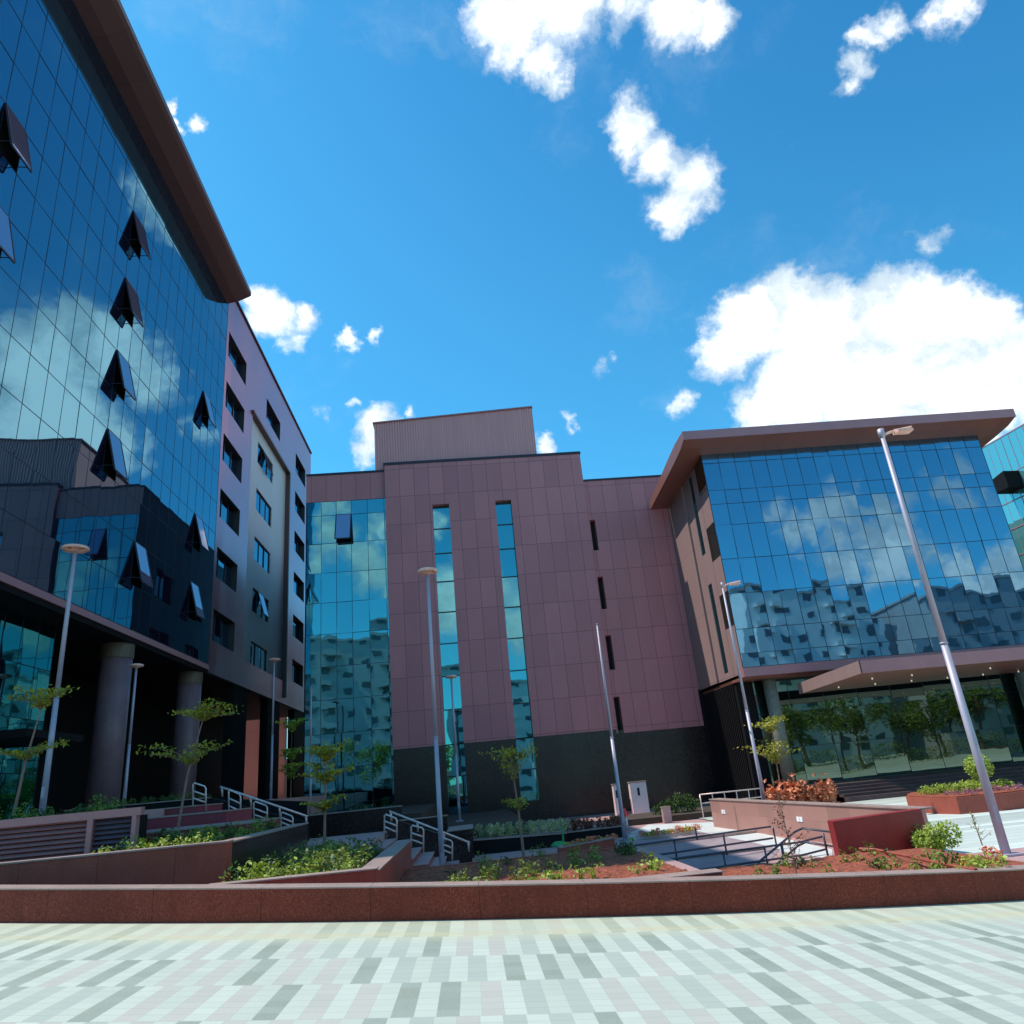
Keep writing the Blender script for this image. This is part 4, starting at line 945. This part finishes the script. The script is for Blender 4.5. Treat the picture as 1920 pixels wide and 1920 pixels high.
for i in range(40):      # central bed
    k = ('sprig0', 'sprig1', 'sprig2', 'green1', 'sprig0')[i % 5]; x = rr.uniform(-.6, 3.2); y = rr.uniform(12.4, 16.9)
    if i % 5 == 2: y = rr.uniform(12.2, 13.2)
    lab = {'sprig0': 'small green sprig planted in the red soil of the central bed', 'sprig1': 'small dark green sprig planted in the red soil of the central bed', 'sprig2': 'small lime sprig at the near edge of the central bed', 'green1': 'leafy knee-high plant in the central bed'}[k]
    bush(k, (x, y, .0), rr.uniform(1.0, 1.8) if k != 'green1' else .7, lab, 'plants in the central bed, ' + k, 'plant', 'bedding_plant', rr.random() * 6)
bush('bigdark', tuple(WZ(1172, 1608, .0)), (.42, .42, .5), 'round dark green bush at the right end of the central bed', None)
for i in range(34):      # right bed
    k = ('sprig0', 'sprig1', 'sprig0', 'sprig2')[i % 4]; x = rr.uniform(4.1, 7.9); y = rr.uniform(11.6, 14.3)
    if k == 'sprig2': y = rr.uniform(11.3, 11.9); x = rr.uniform(5.4, 8)
    lab = {'sprig0': 'small green sprig planted in the red soil of the right bed', 'sprig1': 'small dark green sprig planted in the red soil of the right bed', 'sprig2': 'small lime sprig at the near edge of the right bed'}[k]
    bush(k, (x, y, -.26), rr.uniform(.9, 1.5), lab, 'plants in the right bed, ' + k, 'plant', 'bedding_plant', rr.random() * 6)
for i in range(9):       # pale clipped hedge
    p = WY(900 + i * 19, 1573 - i * 1.6, 27.9); bush('pale', (p.x, 27.9 + rr.uniform(-.1, .2), p.z + .04), (.9, .7, 1.25), 'pale green mounded shrub of the hedge on the low dark wall', 'mounds of the pale hedge', rz=rr.random() * 6)
for i in range(13):
    p = WY(1066 + i * 8, 1560 - i * .9, 29.0); bush('red', (p.x, 29.0 + rr.uniform(-.2, .3), p.z + .0), rr.uniform(1.0, 1.5), 'red-leaved plant in the row left of the white cabinets', 'red-leaved plants', rz=rr.random() * 6)
for i in range(9):
    p = WY(1062 + i * 11, 1587 - i * 2, 24.3); bush('orange' if i % 3 else 'yellow', (p.x, 24.3, p.z - .05), rr.uniform(.6, .9), 'orange or yellow bedding plant on the low stone edge left of the bare pole', 'orange bedding plants', 'plant', 'bedding_plant', rr.random() * 6)
for i in range(10):
    p = WY(1200 + i * 11.5, 1562 - i * 1.4, 26.8); bush('yellow' if i % 3 else 'orange', (p.x, 26.8, p.z - .12), rr.uniform(.65, .95), 'yellow or orange bedding plant in the row right of the bare pole', 'yellow bedding plants', 'plant', 'bedding_plant', rr.random() * 6)
for i in range(12):
    p = WY(1456 + i * 10, 1497 - (i > 6) * 3, 25.5); bush('tallorange', (p.x, 25.5 + rr.uniform(-.3, .3), -.2), rr.uniform(1.1, 1.7), 'orange-red feathery plant behind the pink ramp wall', 'orange-red plants behind the ramp wall', 'plant', 'flowering_plant', rr.random() * 6)
struct(MB().box(9.4, 12.2, 24.6, 27.2, -.7, -.2), 'planting_bed', 'earth')
for i, (px, py, s) in enumerate(((1255, 1512, 1.0), (1278, 1508, 1.3), (1300, 1510, .9), (1235, 1512, .7))):
    p = WY(px, py, 35); bush('bigdark', (p.x, 35, -.7 + .2), (s * .9, s * .8, s * 1.1), 'dark green shrub in shade right of the white cabinet', 'dark shrubs by the cabinet', rz=i)
struct(MB().box(6.5, 12.5, 33.6, 37.5, -.7, -.45), 'planting_bed', 'earth')  # soil by the cabinet coloured darker to paint in its shade
p = WZ(1778, 1606, -.6); bush('big', (p.x + .05, p.y + .3, -.6), (1.0, .9, 1.05), 'large rounded lime green shrub right of the red wall block', None)
for (px, py, k, s, lab) in ((1806, 1612, 'yellow', .8, 'yellow variegated plant below the large lime shrub'), (1775, 1622, 'yellow', .6, 'small cream-yellow plant at the left foot of the large lime shrub'), (1850, 1603, 'orange', .9, 'orange-leaved plant at the left foot of the nearest lamp post'),
                            (1842, 1630, 'lime1', .6, 'lime sprig in front of the stone plinth'), (1895, 1640, 'yellow', .5, 'small yellow plant in front of the nearest lamp post'), (1720, 1618, 'yellow', .5, 'pale yellow plant in front of the red wall block')):
    q = WY(px, py, 12.9); bush(k, (q.x, 12.9, q.z - .1), s, lab, None, 'plant', 'bedding_plant', rr.random() * 6)
struct(MB().box(7.31, 8.89, 11.7, 15.4, -.7, -.36), 'planting_bed', 'soil')
# topiary ball
tp_ = WY(1835, 1438, 26); o = thing('topiary', (tp_.x, 26, -.6), 'yellow-green clipped topiary ball beside the nearest lamp post', 'topiary')
m = MB(); q = random.Random(5)
for i in range(900):
    d = Vector((q.gauss(0, 1), q.gauss(0, 1), q.gauss(0, 1))).normalized(); m.leaf(tp_ + d * q.uniform(.3, .46), .10, d, .6, q)
m.build('crown', 'leaf_lime', o); MB().tube([(tp_.x, 26, -.6), (tp_.x, 26, tp_.z)], .03, 8).build('trunk', 'bark', o)
for i in range(44):
    x = rr.uniform(p0.x + .2, p2.x); y = rr.uniform(p0.y + .1, p0.y + 3.2); front = y < p0.y + 1.2
    bush('pink' if front else 'lime1', (x, y, -.15), rr.uniform(.8, 1.2), 'pink flowering plant at the near rim of the flower planter' if front else 'yellow-green plant at the back of the flower planter', 'pink flowers in the planter' if front else 'yellow-green plants in the planter', 'plant', 'flowering_plant', rr.random() * 6)
for i in range(14):
    bush(('dark0', 'green0', 'dark1')[i % 3], (rr.uniform(-13.5, -9.5), rr.uniform(27.8, 29.5), 1.9), rr.uniform(.6, 1), 'dark green shrub on the terrace before the round columns', 'shrubs before the round columns', rz=rr.random() * 6)
for i in range(12):
    bush(('dark0', 'green0', 'green1')[i % 3], (rr.uniform(-8.0, -3.5), rr.uniform(30.8, 34), .74), rr.uniform(.7, 1.1), 'green shrub behind the dark planter wall below the teal glass', 'shrubs below the teal glass', rz=rr.random() * 6)

# ================================================================ WHAT STANDS BEHIND THE CAMERA (seen in the glass)
wmesh = None
def block(cx, cy, w_, d_, h, mat, label, n, fl, face=1):
    global wmesh
    o = thing('apartment_block', (cx, cy, -1.8), label, 'apartment block')
    MB().box(cx - w_ / 2, cx + w_ / 2, cy - d_ / 2, cy + d_ / 2, -1.8, h).build('walls', mat, o)
    MB().box(cx - w_ / 2 - .3, cx + w_ / 2 + .3, cy - d_ / 2 - .3, cy + d_ / 2 + .3, h, h + .5).build('roof', 'grey_wall', o)
    st = w_ / n; fh = (h + 1) / fl
    for i in range(n):
        for j in range(fl):
            if wmesh is None:
                wo = MB().box(cx - .9, cx + .9, cy - .06, cy + .06, -2.6, -1.0).build('window', 'window_dark', o); wmesh = wo.data
            else:
                wo = bpy.data.objects.new('window', wmesh); COL.objects.link(wo); wo.parent = o
            wo.location = (-w_ / 2 + st * (i + .5), d_ / 2 + .04, 1.8 + .6 + fh * (j + .5)); wo.scale = (st * .22, 1, fh * .20)
        if i % 3 == 1:
            bc = MB()
            for j in range(fl): bc.box(cx - w_ / 2 + st * i + .2, cx - w_ / 2 + st * (i + 1) - .2, cy + d_ / 2, cy + d_ / 2 + 1.3, -.6 + fh * j, -.45 + fh * j); bc.box(cx - w_ / 2 + st * i + .2, cx - w_ / 2 + st * (i + 1) - .2, cy + d_ / 2 + 1.22, cy + d_ / 2 + 1.3, -.45 + fh * j, .45 + fh * j)
            bc.build('balconies', mat, o)
    return o
block(38, -62, 22, 16, 19, 'white_wall', 'white apartment block with balconies behind the photographer, left one', 5, 7)
block(66, -66, 26, 16, 31, 'white_wall', 'tall white apartment block with balconies behind the photographer', 6, 8)
block(104, -60, 40, 18, 27, 'grey_wall', 'grey long apartment block behind the photographer', 8, 6)
block(-26, -60, 34, 18, 30, 'grey_wall', 'tall pale office block behind the photographer', 9, 9)
block(8, -72, 22, 16, 22, 'white_wall', 'white narrow apartment block behind the photographer', 4, 7)
def env_tree(x, y, h, rs, label):
    rr = random.Random(rs); o = thing('shade_tree', (x, y, -1.0), label, 'tree', 'trees behind the photographer'); tr, cr = MB(), MB()
    tr.tube([(x, y, -1.2), (x + .2, y, h * .45), (x, y, h * .8)], .22, 8, .08)
    cs = [(x + rr.uniform(-.42, .42) * h * .7, y + rr.uniform(-.4, .4) * h * .7, h * rr.uniform(.42, .95), h * rr.uniform(.12, .22)) for _ in range(12)]
    for c in cs:
        tr.tube([(x, y, h * .4), (c[0], c[1], c[2])], .07, 5, .02)
        for i in range(170):
            d = Vector((rr.gauss(0, 1), rr.gauss(0, 1), rr.gauss(0, .8))).normalized() * c[3] * rr.uniform(.5, 1.05); cr.leaf(Vector(c[:3]) + d, .42, None, .6, rr)
    tr.build('trunk', 'bark', o); cr.build('crown', 'leaf', o)
for i, (x, y, h) in enumerate(((14, -30, 8), (22, -34, 9), (30, -30, 8.5), (38, -33, 9.5), (47, -31, 8), (56, -35, 10), (65, -32, 9), (76, -34, 9), (-6, -32, 8), (-16, -34, 9), (4, -31, 7), (12, -15, 6), (20, -17, 7), (27, -14, 6), (34, -17, 7.5), (42, -15, 6.5), (50, -18, 7.5), (59, -15, 7), (68, -18, 7), (-4, -18, 6))):
    env_tree(x, y, h, 50 + i, 'leafy shade tree behind the photographer, seen in the glass')

hd = MB(); q = random.Random(77)
for i in range(7000):
    hd.leaf((q.uniform(-8, 72), -11 + q.uniform(-.5, .5), q.uniform(-.6, 1.2)), .26, None, .6, q)
o = hd.build('clipped_hedge', 'leaf'); tag(o, 'long low green hedge behind the photographer, seen in the lobby glass', 'hedge')
